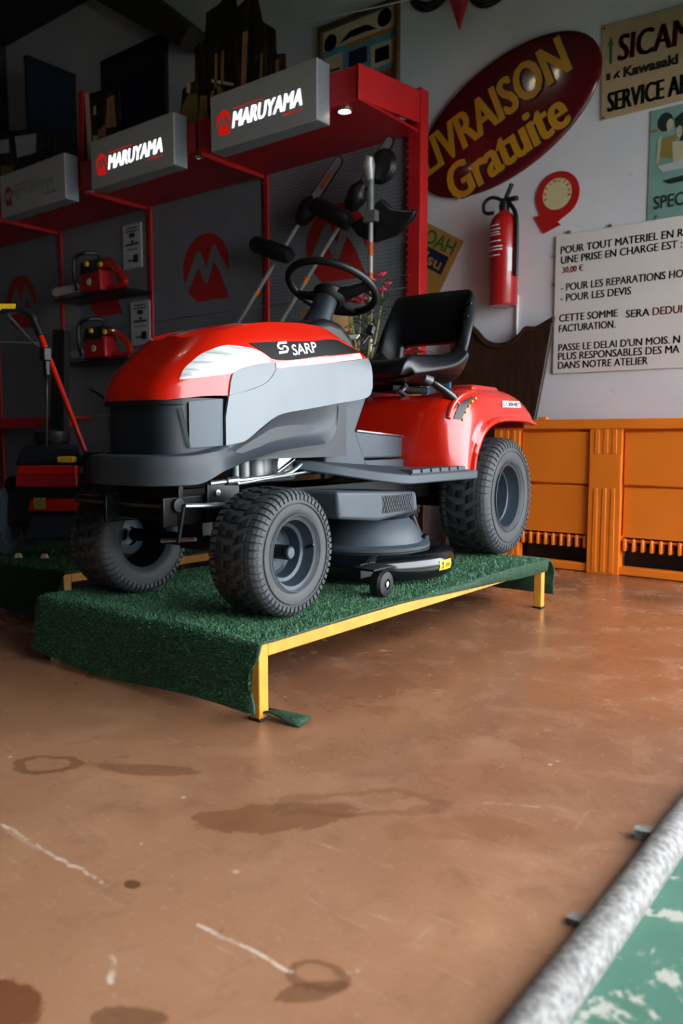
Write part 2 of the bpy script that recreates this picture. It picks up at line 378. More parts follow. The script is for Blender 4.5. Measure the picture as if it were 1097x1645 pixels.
        if solid: md = o.modifiers.new('solid', 'SOLIDIFY'); md.thickness = solid; md.offset = 0
        if bevel:
            md = o.modifiers.new('edge', 'BEVEL'); md.width = bevel; md.segments = seg; md.limit_method = 'ANGLE'; md.angle_limit = math.radians(40)
        if subs: md = o.modifiers.new('sub', 'SUBSURF'); md.levels = subs; md.render_levels = subs
        for k, v in props.items(): o[k] = v
        return o
_tc = {}
def text_geo(body, shear=0.0, bold=0.0, depth=0.0, width=None, height=None, spacing=1.0, res=3):
    key = (body, shear, bold, depth, spacing)
    if key not in _tc:
        c = bpy.data.curves.new('t', 'FONT'); c.body = body; c.shear = shear; c.offset = bold; c.extrude = 0.0; c.space_character = spacing; c.resolution_u = res
        o = bpy.data.objects.new('t', c); me = bpy.data.meshes.new_from_object(o)
        v = [tuple(p.co) for p in me.vertices]; f = [tuple(p.vertices) for p in me.polygons]
        bpy.data.objects.remove(o); bpy.data.curves.remove(c); bpy.data.meshes.remove(me)
        x0 = min(p[0] for p in v); x1 = max(p[0] for p in v); y0 = min(p[1] for p in v); y1 = max(p[1] for p in v)
        _tc[key] = ([((p[0] - x0) / (x1 - x0), (p[1] - y0) / (y1 - y0), 0) for p in v], f, (x1 - x0) / (y1 - y0))
    v, f, asp = _tc[key]
    if height is None: height = width / asp
    if width is None: width = height * asp
    return [(p[0] * width, p[1] * height, 0) for p in v], f
def tag(o, label, cat, group=None, kind=None):
    o['label'] = label; o['category'] = cat
    if group: o['group'] = group
    if kind: o['kind'] = kind
    return o
def thing(name, label, cat, loc=(0, 0, 0), rz=0.0, group=None):
    o = bpy.data.objects.new(name, None); COL.objects.link(o); o.location = loc; o.rotation_euler = (0, 0, rz)
    o.empty_display_size = 0.1
    return tag(o, label, cat, group)
def struct(name, g, m, **kw):
    o = g.build(name, m, **kw); o['kind'] = 'structure'; return o
def copy_tree(o, parent=None):
    c = o.copy(); COL.objects.link(c)
    if parent is not None: c.parent = parent
    for ch in list(o.children): copy_tree(ch, c)
    return c
def cat_rom(P, n=6, closed=False):
    P = [Vector(p) for p in P]; out = []; N = len(P)
    for i in range(N if closed else N - 1):
        if closed: a, b, c, d = P[i - 1], P[i], P[(i + 1) % N], P[(i + 2) % N]
        else: a, b, c, d = P[max(i - 1, 0)], P[i], P[i + 1], P[min(i + 2, N - 1)]
        for k in range(n):
            t = k / n
            out.append(0.5 * ((2 * b) + (c - a) * t + (2 * a - 5 * b + 4 * c - d) * t * t + (3 * b - a - 3 * c + d) * t ** 3))
    if not closed: out.append(P[-1])
    return out
def itp(tab, x):
    # smooth monotone interpolation through a table of (x, value)
    n = len(tab)
    if x <= tab[0][0]: return tab[0][1]
    if x >= tab[-1][0]: return tab[-1][1]
    sl = [(tab[i + 1][1] - tab[i][1]) / (tab[i + 1][0] - tab[i][0]) for i in range(n - 1)]
    def tan(i):
        if i == 0: return sl[0]
        if i == n - 1: return sl[-1]
        a, b = sl[i - 1], sl[i]
        return 0.0 if a * b <= 0 else 2 * a * b / (a + b)
    for i in range(n - 1):
        (a, p), (c, q) = tab[i], tab[i + 1]
        if x <= c:
            h = c - a; t = (x - a) / h; m0, m1 = tan(i) * h, tan(i + 1) * h
            return (2 * t ** 3 - 3 * t * t + 1) * p + (t ** 3 - 2 * t * t + t) * m0 + (-2 * t ** 3 + 3 * t * t) * q + (t ** 3 - t * t) * m1
XZ = lambda y: (lambda a, b, d: (a, y + d, b))     # outline in the wall plane, depth along Y

# ------------------------------------------------------------------ setting
WY = 5.0
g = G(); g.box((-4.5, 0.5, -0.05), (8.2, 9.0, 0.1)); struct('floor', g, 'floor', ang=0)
g = G(); g.box((3.8, 0.5, -0.056), (8.4, 14.0, 0.1)); struct('floor_outside', g, 'green_ground', ang=0)
g = G(); g.box((-4.5, WY + 0.1, 2.5), (8.4, 0.2, 5.0)); struct('wall_back', g, 'wall', ang=0)
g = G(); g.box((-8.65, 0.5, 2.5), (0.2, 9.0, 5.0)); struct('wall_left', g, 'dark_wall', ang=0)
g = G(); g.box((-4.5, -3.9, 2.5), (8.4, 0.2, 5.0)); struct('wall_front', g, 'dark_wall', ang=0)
g = G(); g.box((-0.35, 0.6, 3.9), (0.2, 8.8, 2.3)); g.box((-0.35, 4.9, 1.55), (0.2, 0.2, 3.1)); g.box((-0.35, -1.90, 1.55), (0.2, 3.8, 3.1)); struct('wall_right', g, 'dark_wall', ang=0)  # unseen doorway wall, its opening sized to shape the incoming daylight
g = G(); g.box((0.45, 1.5, 2.86), (1.5, 10.0, 0.12)); struct('added_awning', g, 'dark_wall', ang=0)  # awning out of view, added to cut the overhead sky light
g = G(); g.box((2.2, -0.45, 1.55), (5.0, 0.2, 3.1)); struct('wall_sky_block', g, 'dark_wall', ang=0)  # unseen wall, added to keep sky light off the tractor's front
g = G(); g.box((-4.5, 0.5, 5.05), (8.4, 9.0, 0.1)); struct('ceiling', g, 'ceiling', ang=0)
# sloping timber brace against the back wall, upper part of the room
g = G(); g.prism([(-6.95, 5.0), (-6.35, 5.0), (-5.35, 4.19), (-5.5, 4.06)], XZ(4.8), 0, 0.19); struct('trim_1', g, 'beam', ang=0)
# door track: grey steel tube along the threshold
g = G(); pts = [(-0.385, y, 0.012 + 0.002 * math.sin(y * 9)) for y in [(-1.6 + 0.15 * i) for i in range(40)]]
g.tube(pts, 0.031, 20); g.box((-0.425, 1.475, 0.008), (0.05, 0.025, 0.022), rotm('Z', 0.3)); g.box((-0.428, 1.14, 0.006), (0.03, 0.02, 0.012))
struct('trim_2', g, 'gunmetal', ang=60)

# ------------------------------------------------------------------ lawn tractor
TR = thing('lawn_tractor', 'red and grey ride-on lawn tractor parked on the green grass platform', 'lawn tractor', (-1.9165, 1.71, 0.2165), math.radians(2.8))
ZR = [(-.3, .75), (-.14, .806), (-.06, .835), (.03, .862), (.15, .888), (.27, .901), (.36, .908), (.44, .908), (.585, .877), (.72, .838)]
def zr(y): return itp(ZR, y)
def zb(y): return itp([(-.27, .628), (-.1, .648), (.45, .66), (.60, .68), (.705, .72)], y)
NH = 6.0; LY0 = .12
def yf(v): v = max(0, min(1, v)); return -.262 + .165 * v ** 2.5
def wv(v): v = max(0, min(1, v)); return .205 - .05 * v ** 3.5
def W(y, z):
    v = (z - zb(y)) / (zr(y) - zb(y)); w = wv(v)
    if y >= LY0: return w
    t = (LY0 - y) / (LY0 - yf(v))
    return 0 if t >= 1 else w * (1 - .27 * t ** 3) * (1 - t ** NH) ** (1 / NH)
def S(y, z, off=0.0, side=1):
    e = 0.004; p = Vector((W(y, z), y, z))
    a = Vector((W(y + e, z), y + e, z)) - Vector((W(y - e, z), y - e, z)); b = Vector((W(y, z + e), y, z + e)) - Vector((W(y, z - e), y, z - e))
    n = a.cross(b).normalized()
    p = p + n * off
    return Vector((p.x * side, p.y, p.z))
def contour(v, nA=22, nB=16, yr=.705):
    out = []
    for i in range(nA + 1):
        ph = (i / nA) * PI / 2
        out.append((wv(v) * (1 - .27 * math.cos(ph) ** (6 / NH)) * math.sin(ph) ** (2 / NH), LY0 - (LY0 - yf(v)) * math.cos(ph) ** (2 / NH)))
    for i in range(1, nB + 1): out.append((wv(v), LY0 + (yr - LY0) * i / nB))
    return out
def full(c, z): return [(-x, y, z(y)) for x, y in reversed(c[1:])] + [(x, y, z(y)) for x, y in c]
rows = []
for i in range(25):
    v = i / 24
    rows.append(full(contour(v), lambda y, v=v: zb(y) + v * (zr(y) - zb(y))))
for i in range(1, 13):
    k = i / 12; c = [(x * (1 - k), y + k * .012) for x, y in contour(1)]
    rows.append(full(c, lambda y, k=k: zr(y) - .017 * math.sin(PI * min(1, k * 1.6)) + .008 * k))
g = G(); g.grid(rows); hood = g.build('hood', 'red', TR, ang=50)
def patch(name, m, parent, top, bot, y0, y1, off, side=1, nc=40, nr=8, skirt=-0.003, ang=50, **kw):
    g = G(); R = []
    for i in range(nc + 1):
        y = y0 + (y1 - y0) * i / nc; a, b = itp(bot, y), itp(top, y)
        b = max(b, a + 1e-4); row = [S(y, a, skirt, side)] + [S(y, a + (b - a) * j / nr, off, side) for j in range(nr + 1)] + [S(y, b, skirt, side)]
        R.append(row)
    R = [[S(y0, itp(bot, y0) + (max(itp(top, y0), itp(bot, y0) + 1e-4) - itp(bot, y0)) * min(max(j - 1, 0), nr) / nr, skirt, side) for j in range(nr + 3)]] + R + \
        [[S(y1, itp(bot, y1) + (max(itp(top, y1), itp(bot, y1) + 1e-4) - itp(bot, y1)) * min(max(j - 1, 0), nr) / nr, skirt, side) for j in range(nr + 3)]]
    g.grid(R); return g.build(name, m, parent, ang=ang, **kw)
HL_T = [(-.203, .690), (-.190, .712), (-.168, .733), (-.108, .773), (-.026, .798), (.052, .796), (.096, .786), (.128, .770)]
HL_B = [(-.203, .689), (-.13, .701), (-.037, .716), (.128, .745)]
LOBE = [(-.0565, .652), (-.051, .684), (-.045, .703), (-.037, .716), (-.014, .728), (.012, .737), (.075, .751), (.146, .760), (.152, .745)]
SEAM = [(-.0565, .650), (.016, .667), (.060, .680), (.097, .693), (.134, .720), (.152, .744)]
P_T = [(-.075, .560), (-.064, .642), (-.055, .650), (.016, .666), (.060, .679), (.097, .692), (.134, .718), (.150, .738), (.416, .775), (.704, .815)]
P_B = [(-.078, .503), (.005, .516), (.075, .556), (.174, .600), (.337, .624), (.483, .645), (.652, .669), (.685, .680), (.704, .71)]
D_T = [(.052, .812), (.166, .826), (.365, .848), (.53, .868), (.56, .862), (.665, .840)]
D_B = [(.052, .811), (.098, .792), (.157, .770), (.418, .803), (.665, .837)]
for sd in (1, -1):
    patch('headlight', 'lens', hood, HL_T, HL_B, -.203, .128, .0025, sd, 46, 10)
    pn = patch('side_panel', 'silver', TR, P_T, P_B, -.072, .703, .006, sd, 60, 10)
    patch('side_panel_lobe', 'silver', TR, LOBE, SEAM, -.0555, .148, .0045, sd, 30, 6)
    patch('trim_strip', 'white', TR, [(.155, .760), (.416, .797), (.66, .831)], [(.15, .741), (.416, .778), (.66, .812)], .155, .66, .004, sd, 30, 3)
    patch('name_plate', 'decal_black', TR, D_T, D_B, .052, .665, .002, sd, 46, 6, skirt=-.001)
    def on_hood(x0, z0, sl, sd=sd, off=.0036):
        if sd > 0: return lambda a, b, d: S(x0 + a - b * .12, z0 + a * sl + b, off, 1)
        return lambda a, b, d: S(.58 - a * 1.0, z0 + .022 - (a - .1) * sl + b, off, -1)
    g = G(); g.text('SARP', on_hood(.247, .789, .17), height=.034, width=.135, bold=.012)
    # emblem: two interlocked square hooks
    e = on_hood(.172, .788, .17) if sd > 0 else on_hood(.05, .788, .17)
    for poly in ([(.016, .0355), (.056, .0355), (.056, .028), (.018, .028), (.011, .0225), (.018, .017), (.030, .017), (.030, .0115), (.015, .0115), (.003, .0185), (.003, .0265)],
                 [(.044, -.0005), (.004, -.0005), (.004, .007), (.042, .007), (.049, .0125), (.042, .018), (.030, .018), (.030, .0235), (.045, .0235), (.057, .0165), (.057, .0085)]):
        g.add([e(a, b, 0) for a, b in poly], [tuple(range(len(poly)))])
    g.build('lettering', 'white', TR, ang=0)
    patch('side_pod', 'pod', TR, [(-.245, .622), (-.07, .640)], [(-.245, .495), (-.078, .503)], -.185, -.077, -.002, sd, 14, 8)
    g = G(); g.grid([[S(y, z, o, sd) for y, z in (( -.213, .612), (-.200, .55), (-.190, .500))] for y_, o in ((0, .001),)] + [[S(y, z, .003, sd) for y, z in ((-.204, .612), (-.192, .55), (-.184, .500))]])
    g.build('pod_edge', 'band', TR, ang=0)
# dark grille wrapped round the nose
def ringpt(s, off, z):
    # s in [-1,1] along the lower contour of the nose, 0 = front
    c = contour(0, 40, 16); n = 52; k = abs(s) * n; i = min(int(k), n - 1); t = k - i
    x = c[i][0] * (1 - t) + c[i + 1][0] * t; y = c[i][1] * (1 - t) + c[i + 1][1] * t
    dx, dy = c[i + 1][0] - c[i][0], c[i + 1][1] - c[i][1]; L = math.hypot(dx, dy) or 1; nx, ny = -dy / L * -1, -dx / L
    nx, ny = dy / L, -dx / L
    if nx < 0: nx, ny = -nx, ny
    if i == 0 and t < .5: nx, ny = 0, -1
    x += nx * off; y += ny * off
    return Vector((x if s >= 0 else -x, y, z))
g = G(); SS = [-1 + 2 * i / 120 for i in range(121)]
g.grid([[ringpt(s, -.012, z) for s in SS] for z in (.46, .50, .55, .60, .64)])
grille = g.build('grille', 'grille', TR, ang=60)
g = G(); ss = [-.46 + .92 * i / 50 for i in range(51)]
g.grid([[ringpt(s, o, z) for s in ss] for o, z in ((-.014, .618), (.001, .620), (.002, .632), (-.014, .634))]); g.build('grille_frame', 'black', grille, ang=40)
# bumper and flared lower band
ZT = [(-.28, .478), (-.2, .482), (-.08, .503), (.005, .516), (.075, .556), (.174, .600), (.337, .624), (.49, .646)]
ZB = [(-.28, .390), (-.185, .393), (-.1, .430), (-.02, .455), (.1, .474), (.25, .487), (.38, .496), (.43, .508), (.465, .54), (.485, .59), (.49, .635)]
rows = []
c0 = contour(0, 60, 60, .49); NN = len(c0) - 1
def cpt(i, off):
    x, y = c0[i]; a = c0[max(i - 1, 0)]; b = c0[min(i + 1, NN)]; dx, dy = b[0] - a[0], b[1] - a[1]
    if i == 0: nx, ny = 0, -1
    else: L = math.hypot(dx, dy); nx, ny = dy / L, -dx / L
    return x + nx * off, y + ny * off
for i in range(NN + 1):
    y = c0[i][1]; zt, zl = itp(ZT, y), itp(ZB, y); h = zt - zl; f = max(0, min(1, (y + .17) / .2)); f = f * f * (3 - 2 * f)
    o = itp([(-.2, .045), (0, .036), (.3, .026), (.40, .018), (.45, .008), (.49, .003)], y)
    A = [(-.006, 0), (.6, -.03), (.93, -.06), (1, -.14), (1, -.5), (.98, -.97), (.8, -1.0), (-.2, -.94)]
    B = [(.30, 0), (.0, -.14), (-.4, -.34), (-.6, -.54), (-.3, -.74), (1, -.93), (.95, -1.0), (-.6, -.9)]
    row = []
    for (oa, ha), (ob, hb) in zip(A, B):
        px, py = cpt(i, o * (oa * (1 - f) + ob * f)); row.append((px, py, zt + h * (ha * (1 - f) + hb * f)))
    rows.append(row)
rows = [[(-x, y, z) for x, y, z in r] for r in reversed(rows[1:])] + rows
g = G(); g.grid(rows); g.build('bumper', 'band', TR, ang=50)

# wheels
def tyre_prof(R, hw, rb):
    P = [(rb, -hw * .78), (rb + .010, -hw * .90), (rb + (R - rb) * .28, -hw * .985), (rb + (R - rb) * .55, -hw), (rb + (R - rb) * .8, -hw * .95),
         (R * .965, -hw * .80), (R * .99, -hw * .5), (R, 0)]
    P = P + [(r, -w) for r, w in reversed(P[:-1])]
    return [(p.x, p.y) for p in cat_rom([(a, b, 0) for a, b in P], 3)]
def make_wheel(name, R, hw, rb, n_lug, rear, px, py, pz, flip=False):
    root_g = G(); s = -1 if flip else 1
    if rear: pr = [(rb + .004, -hw * .8), (rb + .012, -hw * .84), (rb + .012, hw * .78), (rb + .008, hw * .86), (rb - .004, hw * .84), (rb - .012, hw * .6), (rb - .020, hw * .45), (rb - .026, hw * .42), (rb - .034, hw * .1), (rb - .040, -hw * .2), (.05, -hw * .24), (.045, -hw * .1), (.0, -hw * .1)]
    else: pr = [(rb + .004, -hw * .8), (rb + .012, -hw * .84), (rb + .012, hw * .78), (rb + .008, hw * .86), (rb - .003, hw * .84), (rb - .009, hw * .60), (rb - .014, hw * .5), (rb - .024, hw * .46), (rb - .030, hw * .1), (rb - .038, hw * .02), (rb - .050, hw * .0), (.032, -hw * .02), (.030, hw * .12), (.0, hw * .12)]
    root_g.lathe([(r, w * s) for r, w in pr], axis='x', n=48, cap=False)
    wh = root_g.build('wheel', 'rim', TR, ang=30, loc=(px, py, pz), off=(0, 0, 0))
    P = tyre_prof(R - .007, hw - .004, rb); g = G(); g.lathe(P, axis='x', n=72, cap=False)
    for rr in (rb + (R - rb) * .12, rb + (R - rb) * .5):
        ww = hw * .985 * s
        g.tube([(ww, rr * math.cos(a), rr * math.sin(a)) for a in [2 * PI * k / 64 for k in range(64)]], .0022, 5, closed=True)
    ty = g.build('tyre', 'rubber', wh, ang=60)
    # lugs
    g = G(); L = len(P) - 1
    def lug(i0, i1, t0, t1, skew, h, mi=0):
        ks = [i0 + (i1 - i0) * k / 4 for k in range(5)]; top = []; bot = []
        for e in (0, 1):
            for kk, k in enumerate(ks):
                i = min(int(k), L - 1); f = k - i; r = P[i][0] * (1 - f) + P[i + 1][0] * f; w = P[i][1] * (1 - f) + P[i + 1][1] * f
                dr, dw = P[i + 1][0] - P[i][0], P[i + 1][1] - P[i][1]; q = math.hypot(dr, dw); nr, nw = dw / q, -dr / q
                a = (t1 if e else t0) + skew * (kk / 4); hh = h * (.55 if kk in (0, 4) else 1)
                for lst, o in ((bot, -.001), (top, hh)):
                    lst.append(((w + nw * o) * s, (r + nr * o) * math.cos(a), (r + nr * o) * math.sin(a)))
        V = top + bot; F = [(k, k + 1, k + 6, k + 5) for k in range(4)] + [(10 + k, 10 + k + 1, k + 1, k) for k in range(4)] + [(5 + k, 6 + k, 16 + k, 15 + k) for k in range(4)] + [(0, 5, 15, 10), (4, 14, 19, 9)]
        g.add(V, F, mi)
    st = 2 * PI / n_lug
    iS, iE = L * .24, L * .405
    for k in range(n_lug):
        a = k * st
        lug(iS, iE, a, a + st * .62, 0, .0065, 1); lug(L - iS, L - iE, a + st * .5, a + st * 1.12, 0, .0065, 1)
        if k % 2 == 0:
            lug(L * .415, L * .47, a, a + st * 1.1, st * .7, .006); lug(L * .585, L * .53, a + st, a + st * 2.1, st * .7, .006)
            lug(L * .475, L * .525, a + st * .9, a + st * 1.9, 0, .006)
    g.build('tread', ['lug', 'rubber'], wh, ang=0, kind='stuff', recalc=True)
    if not rear:
        g = G(); q = [(.0, hw * .1), (.022, hw * .1), (.022, hw * .66), (.0185, hw * .72), (.0, hw * .72)]
        g.lathe([(r, w * s) for r, w in q], axis='x', n=24); g.build('hub_cap', 'black_metal', wh, ang=30)
        g = G(); g.lathe([(.0, hw * .722 * s), (.0165, hw * .722 * s), (.015, hw * .75 * s), (0, hw * .755 * s)], axis='x', n=24); g.build('hub_cap_centre', 'pod', wh, ang=30)
        g = G(); g.tube([(hw * .6 * s, rb - .012, 0), (hw * .95 * s, rb - .016, .012)], .004, 6); g.build('valve', 'black', wh)
    else:
        g = G(); g.lathe([(.0, -hw * .12 * s), (.02, -hw * .12 * s), (.02, hw * .12 * s), (.016, hw * .16 * s), (0, hw * .16 * s)], axis='x', n=20); g.build('hub_cap', 'chrome', wh, ang=30)
        for k in range(5):
            a = 2 * PI * k / 5 + .3; g = G(); g.lathe([(0, -hw * .23 * s), (.009, -hw * .23 * s), (.009, -hw * .16 * s), (0, -hw * .15 * s)], (0, .072 * math.cos(a), .072 * math.sin(a)), 'x', 6); g.build('wheel_bolt', 'chrome', wh, ang=30)
    return wh
FW = make_wheel('wheel', .193, .095, .100, 54, False, .315, 0, .193)
FW2 = make_wheel('wheel', .193, .095, .100, 54, False, -.315, 0, .193, True)
RW = make_wheel('wheel', .265, .12, .140, 54, True, .29, 1.53, .265)
RW2 = make_wheel('wheel', .265, .12, .140, 54, True, -.29, 1.53, .265, True)
for w, a in ((FW, .05), (FW2, .3), (RW, .1), (RW2, .4)): w.rotation_euler = (a, 0, 0)

# rear body
pairs = [((1.075, .385), (1.222, .385)), ((1.065, .45), (1.238, .44)), ((1.06, .53), (1.272, .49)), ((1.07, .61), (1.32, .54)), ((1.10, .672), (1.38, .572)),
         ((1.17, .712), (1.45, .590)), ((1.29, .733), (1.53, .598)), ((1.45, .742), (1.61, .600)), ((1.65, .740), (1.70, .600)), ((1.78, .714), (1.78, .596)), ((1.865, .668), (1.84, .590)), ((1.892, .610), (1.885, .585))]
po = cat_rom([(a[0], a[1], 0) for a, b in pairs], 4); pi_ = cat_rom([(b[0], b[1], 0) for a, b in pairs], 4)
rows = []
for q, (o, i) in enumerate(zip(po, pi_)):
    t = q / (len(po) - 1); low = max(0, 1 - t / .4)
    def mixp(f): return (o.x * (1 - f) + i.x * f, o.y * (1 - f) + i.y * f)
    lip = .012
    row = [(.330, i.x + .004, i.y + .002), (.376, i.x, i.y), (.382, *mixp(.975)), (.381, *mixp(.90)), (.366, *mixp(.86)), (.365, *mixp(.66)), (.356, *mixp(.42)), (.338, *mixp(.20)), (.312, *mixp(.07)), (.28, *mixp(.015))]
    zc = min(o.y, .70); yc = o.x if t < .42 else o.x
    def dn(f): return o.y * (1 - f) + zc * f
    fy = -.035 * low
    row += [(.235, o.x + fy * .6, dn(.15)), (.19, o.x + fy, dn(.75)), (.165, o.x + fy * 1.1, zc), (.0, o.x + fy * 1.1, zc)]
    rows.append(row)
rows = [[(x, y, z) for x, y, z in r] + [(-x, y, z) for x, y, z in reversed(r[:-1])] for r in rows]
g = G(); g.grid(rows); fender = g.build('rear_fender', 'red', TR, ang=60, solid=.005)
g = G(); g.box((0, 1.865, .62), (.66, .012, .10)); g.build('rear_panel', 'red2', TR, bevel=.004)
# fender details
g = G(); g.grid([[(.30, 1.33, .744), (.20, 1.33, .744)], [(.30, 1.36, .758), (.20, 1.36, .758)], [(.30, 1.60, .762), (.20, 1.60, .762)], [(.30, 1.64, .742), (.20, 1.64, .742)]])
g = G(); g.box((.25, 1.48, .743), (.11, .28, .022), taper=(.85, .9)); g.build('fender_hump', 'red', fender, bevel=.008, seg=3)
mn = Vector((.367, 0, 0))
g = G(); g.add([(.3685, 1.515, .660), (.363, 1.735, .664), (.357, 1.727, .692), (.362, 1.525, .688)], [(0, 1, 2, 3)])
g.build('model_plate', 'white', fender, ang=0)
g = G(); g.text('L130HBT', lambda a, b, d: (.3693 - b * .23 - a * .028, 1.527 + a, .664 + b + a * .018), width=.20, height=.019, bold=.03); g.build('lettering', 'ink', fender, ang=0)
# gear lever in its slot
SLR = [(.349, 1.150, .598), (.350, 1.174, .63), (.350, 1.203, .656), (.348, 1.235, .675), (.345, 1.272, .690)]
SLL = [(.334, 1.110, .600), (.335, 1.128, .630), (.337, 1.15, .655), (.341, 1.195, .677), (.342, 1.262, .696)]
g = G(); g.grid([[Vector(p) + Vector((.004, -.001, .002)) for p in SLL], [(Vector(p) + Vector(q)) / 2 + Vector((.006, -.002, .003)) for p, q in zip(SLL, SLR)], [Vector(q) + Vector((.004, 0, .002)) for q in SLR]]); g.build('lever_slot', 'black', fender, ang=60)
g = G(); g.tube(cat_rom([(.322, 1.090, .604), (.324, 1.112, .648), (.327, 1.16, .685), (.330, 1.221, .705), (.332, 1.29, .716)], 5), .012, 10); g.build('slot_rim', 'red', fender)
for p in SLR:
    g = G(); g.lathe([(0, .004), (.0055, .004), (.0055, .008), (0, .009)], (p[0], p[1] + .008, p[2]), 'x', 10); g.build('speed_mark', 'yellow_lbl', fender)
g = G(); g.tube(cat_rom([(.335, 1.165, .650), (.322, 1.145, .682), (.29, 1.11, .720), (.255, 1.07, .752)], 4), [.009] * 4 + [.014, .017, .019, .020, .019, .018, .017, .016, .012], 12); g.build('gear_lever', 'black_gloss', TR)
g = G(); g.tube([(.255, 1.07, .752), (.238, 1.045, .765)], [.019, .014], 12); g.build('lever_knob', 'alu', TR)

# console, tunnel, running boards
g = G(); YZ = lambda a, b, d: (d, a, b)
g.prism([(.46, .67), (.60, .70), (.765, .677), (.69, .55), (.78, .405), (.495, .418), (.50, .52)], YZ, -.145, .145); g.build('console', 'console', TR, bevel=.010, seg=3)
g = G(); g.prism([(.69, .55), (1.05, .53), (1.05, .446), (.745, .446)], YZ, -.14, .14); g.build('tunnel_cover', 'console', TR, bevel=.008, seg=3)
g = G(); g.prism([(.742, .440), (1.05, .440), (1.05, .385), (.785, .385)], YZ, -.148, .148); g.build('tunnel_base', 'console', TR, bevel=.006, seg=2)
g = G(); g.bar((.143, .70, .552), (.143, 1.05, .532), .006, .005); g.build('tunnel_edge', 'chrome', TR)
for sd in (1, -1):
    plan = [(.13, .34), (.20, .385), (.26, .46), (.32, .55), (.372, .64), (.385, .70), (.388, 1.0), (.388, 1.235), (.13, 1.235)]
    lift = lambda y: .06 * max(0, (.68 - y) / .34) ** 1.3
    g = G(); n = len(plan)
    V = [(x * sd, y, .357 + lift(y)) for x, y in plan] + [(x * sd, y, .393 + lift(y)) for x, y in plan]
    g.add(V, [tuple(range(n)), tuple(range(n, 2 * n))] + [(i, (i + 1) % n, (i + 1) % n + n, i + n) for i in range(n)])
    rb_ = g.build('running_board', 'console', TR, bevel=.006, seg=2)
    g = G(); g.box((.322 * sd, .92, .3955), (.128, .46, .005)); g.build('pad_bed', 'black', rb_)
    for k in range(6):
        g = G(); y = .705 + k * .073; g.box((.325 * sd, y + .03, .403), (.118, .062, .018), taper=(.95, .92)); g.build('tread_pad', 'console', rb_, bevel=.002, seg=1)

# dashboard, steering
g = G(); g.prism([(.42, .885), (.47, .930), (.55, .952), (.63, .945), (.70, .905), (.74, .86), (.74, .66), (.42, .66)], YZ, -.125, .125); dash = g.build('dashboard', 'black', TR, bevel=.03, seg=4)
g = G(); g.box((.09, .742, .905), (.06, .003, .028), rotm('X', -.9)); g.build('dial_label', 'white', dash)
g = G(); g.tube([(.125, .76, .88), (.13, .80, .915)], .005, 8); g.box((.132, .81, .935), (.026, .022, .034), rotm('X', -.5)); g.build('throttle_lever', 'black', dash, bevel=.003)
g = G(); g.tube([(.0, .62, .92), (0, .665, .985), (0, .70, 1.045)], [.058, .047, .044], 18); g.build('steering_column', 'grille', TR)
SWR = Matrix.Rotation(-math.radians(25), 3, 'X')
swc = Vector((0, .74, 1.098)); sw = lambda x, y, z: swc + SWR @ Vector((x, y, z))
g = G(); g.tube([sw(.171 * math.cos(a), .171 * math.sin(a), 0) for a in [2 * PI * k / 56 for k in range(56)]], .0145, 12, closed=True); swh = g.build('steering_wheel', 'black', TR, off=(0, 0, 0))
g = G(); g.lathe([(.0, -.062), (.046, -.06), (.062, -.045), (.066, -.026), (.052, -.012), (0, -.008)], swc, 'z', 28, R=SWR); g.build('hub', 'black', swh)
for a0 in (5, 175, 95, ):
    a0 = math.radians(a0); ca, sa = math.cos(a0), math.sin(a0); g = G(); Q = []
    for r, w, z, th in ((.045, .036, -.034, .012), (.09, .026, -.026, .010), (.135, .022, -.010, .008), (.168, .026, 0, .008)):
        Q.append([sw(r * ca - e * w * sa, r * sa + e * w * ca, z + d * th) for e, d in ((-1, -1), (1, -1), (1, 1), (-1, 1))])
    g.grid(Q, cu=True); g.build('spoke', 'black', swh, ang=40, bevel=.003)

# seat
path = cat_rom([(.965, .772, 0), (.985, .800, 0), (1.10, .802, 0), (1.25, .797, 0), (1.38, .795, 0), (1.455, .815, 0), (1.485, .87, 0), (1.505, .95, 0), (1.53, 1.05, 0), (1.56, 1.15, 0), (1.575, 1.19, 0)], 4)
edge = cat_rom([(.975, .772, 0), (.99, .812, 0), (1.10, .832, 0), (1.25, .855, 0), (1.33, .875, 0), (1.39, .91, 0), (1.42, .95, 0), (1.445, 1.0, 0), (1.485, 1.07, 0), (1.54, 1.15, 0), (1.565, 1.185, 0)], 4)
def seat_pt(i, u):
    t = i / (len(path) - 1); a, b = path[i], edge[i]; f = max(0, (abs(u) - .58) / .42) ** 1.6; f = min(1, f)
    wd = itp([(0, .185), (.08, .212), (.35, .222), (.7, .226), (.92, .212), (1, .185)], t)
    return (u * wd, a.x * (1 - f) + b.x * f, a.y * (1 - f) + b.y * f)
US = [-1, -.93, -.82, -.7, -.56, -.3, 0, .3, .56, .7, .82, .93, 1]
NP = len(path); cut = 20
g = G(); g.grid([[seat_pt(i, u) for u in US] for i in range(0, cut + 2)]); seat = g.build('seat', 'vinyl', TR, ang=180, solid=.082, subs=2)
g = G(); g.grid([[seat_pt(i, u) for u in US] for i in range(cut - 2, NP)], skip=lambda i, j: 6 <= i <= 9 and 4 <= j <= 8); g.build('backrest', 'vinyl', seat, ang=180, solid=.05, subs=2)
for i in (28, 31, 34):
    g = G(); pts = [Vector(seat_pt(i, u)) + Vector((0.0, -.028, .006)) for u in (.60, .72, .84, .94, 1.02)]; g.tube(pts, .004, 6); g.build('pleat', 'black', seat)
g = G(); g.box((0, 1.25, .735), (.12, .30, .03)); g.build('seat_base', 'black_metal', TR, bevel=.006)
for sd in (1, -1):
    g = G(); g.tube([(sd * .09 + .02 * k, 1.12, z) for k, z in ((0, .69), (1, .70), (0, .71), (-1, .72), (0, .73), (1, .745))], .012, 10); g.build('seat_spring', 'chrome', TR)

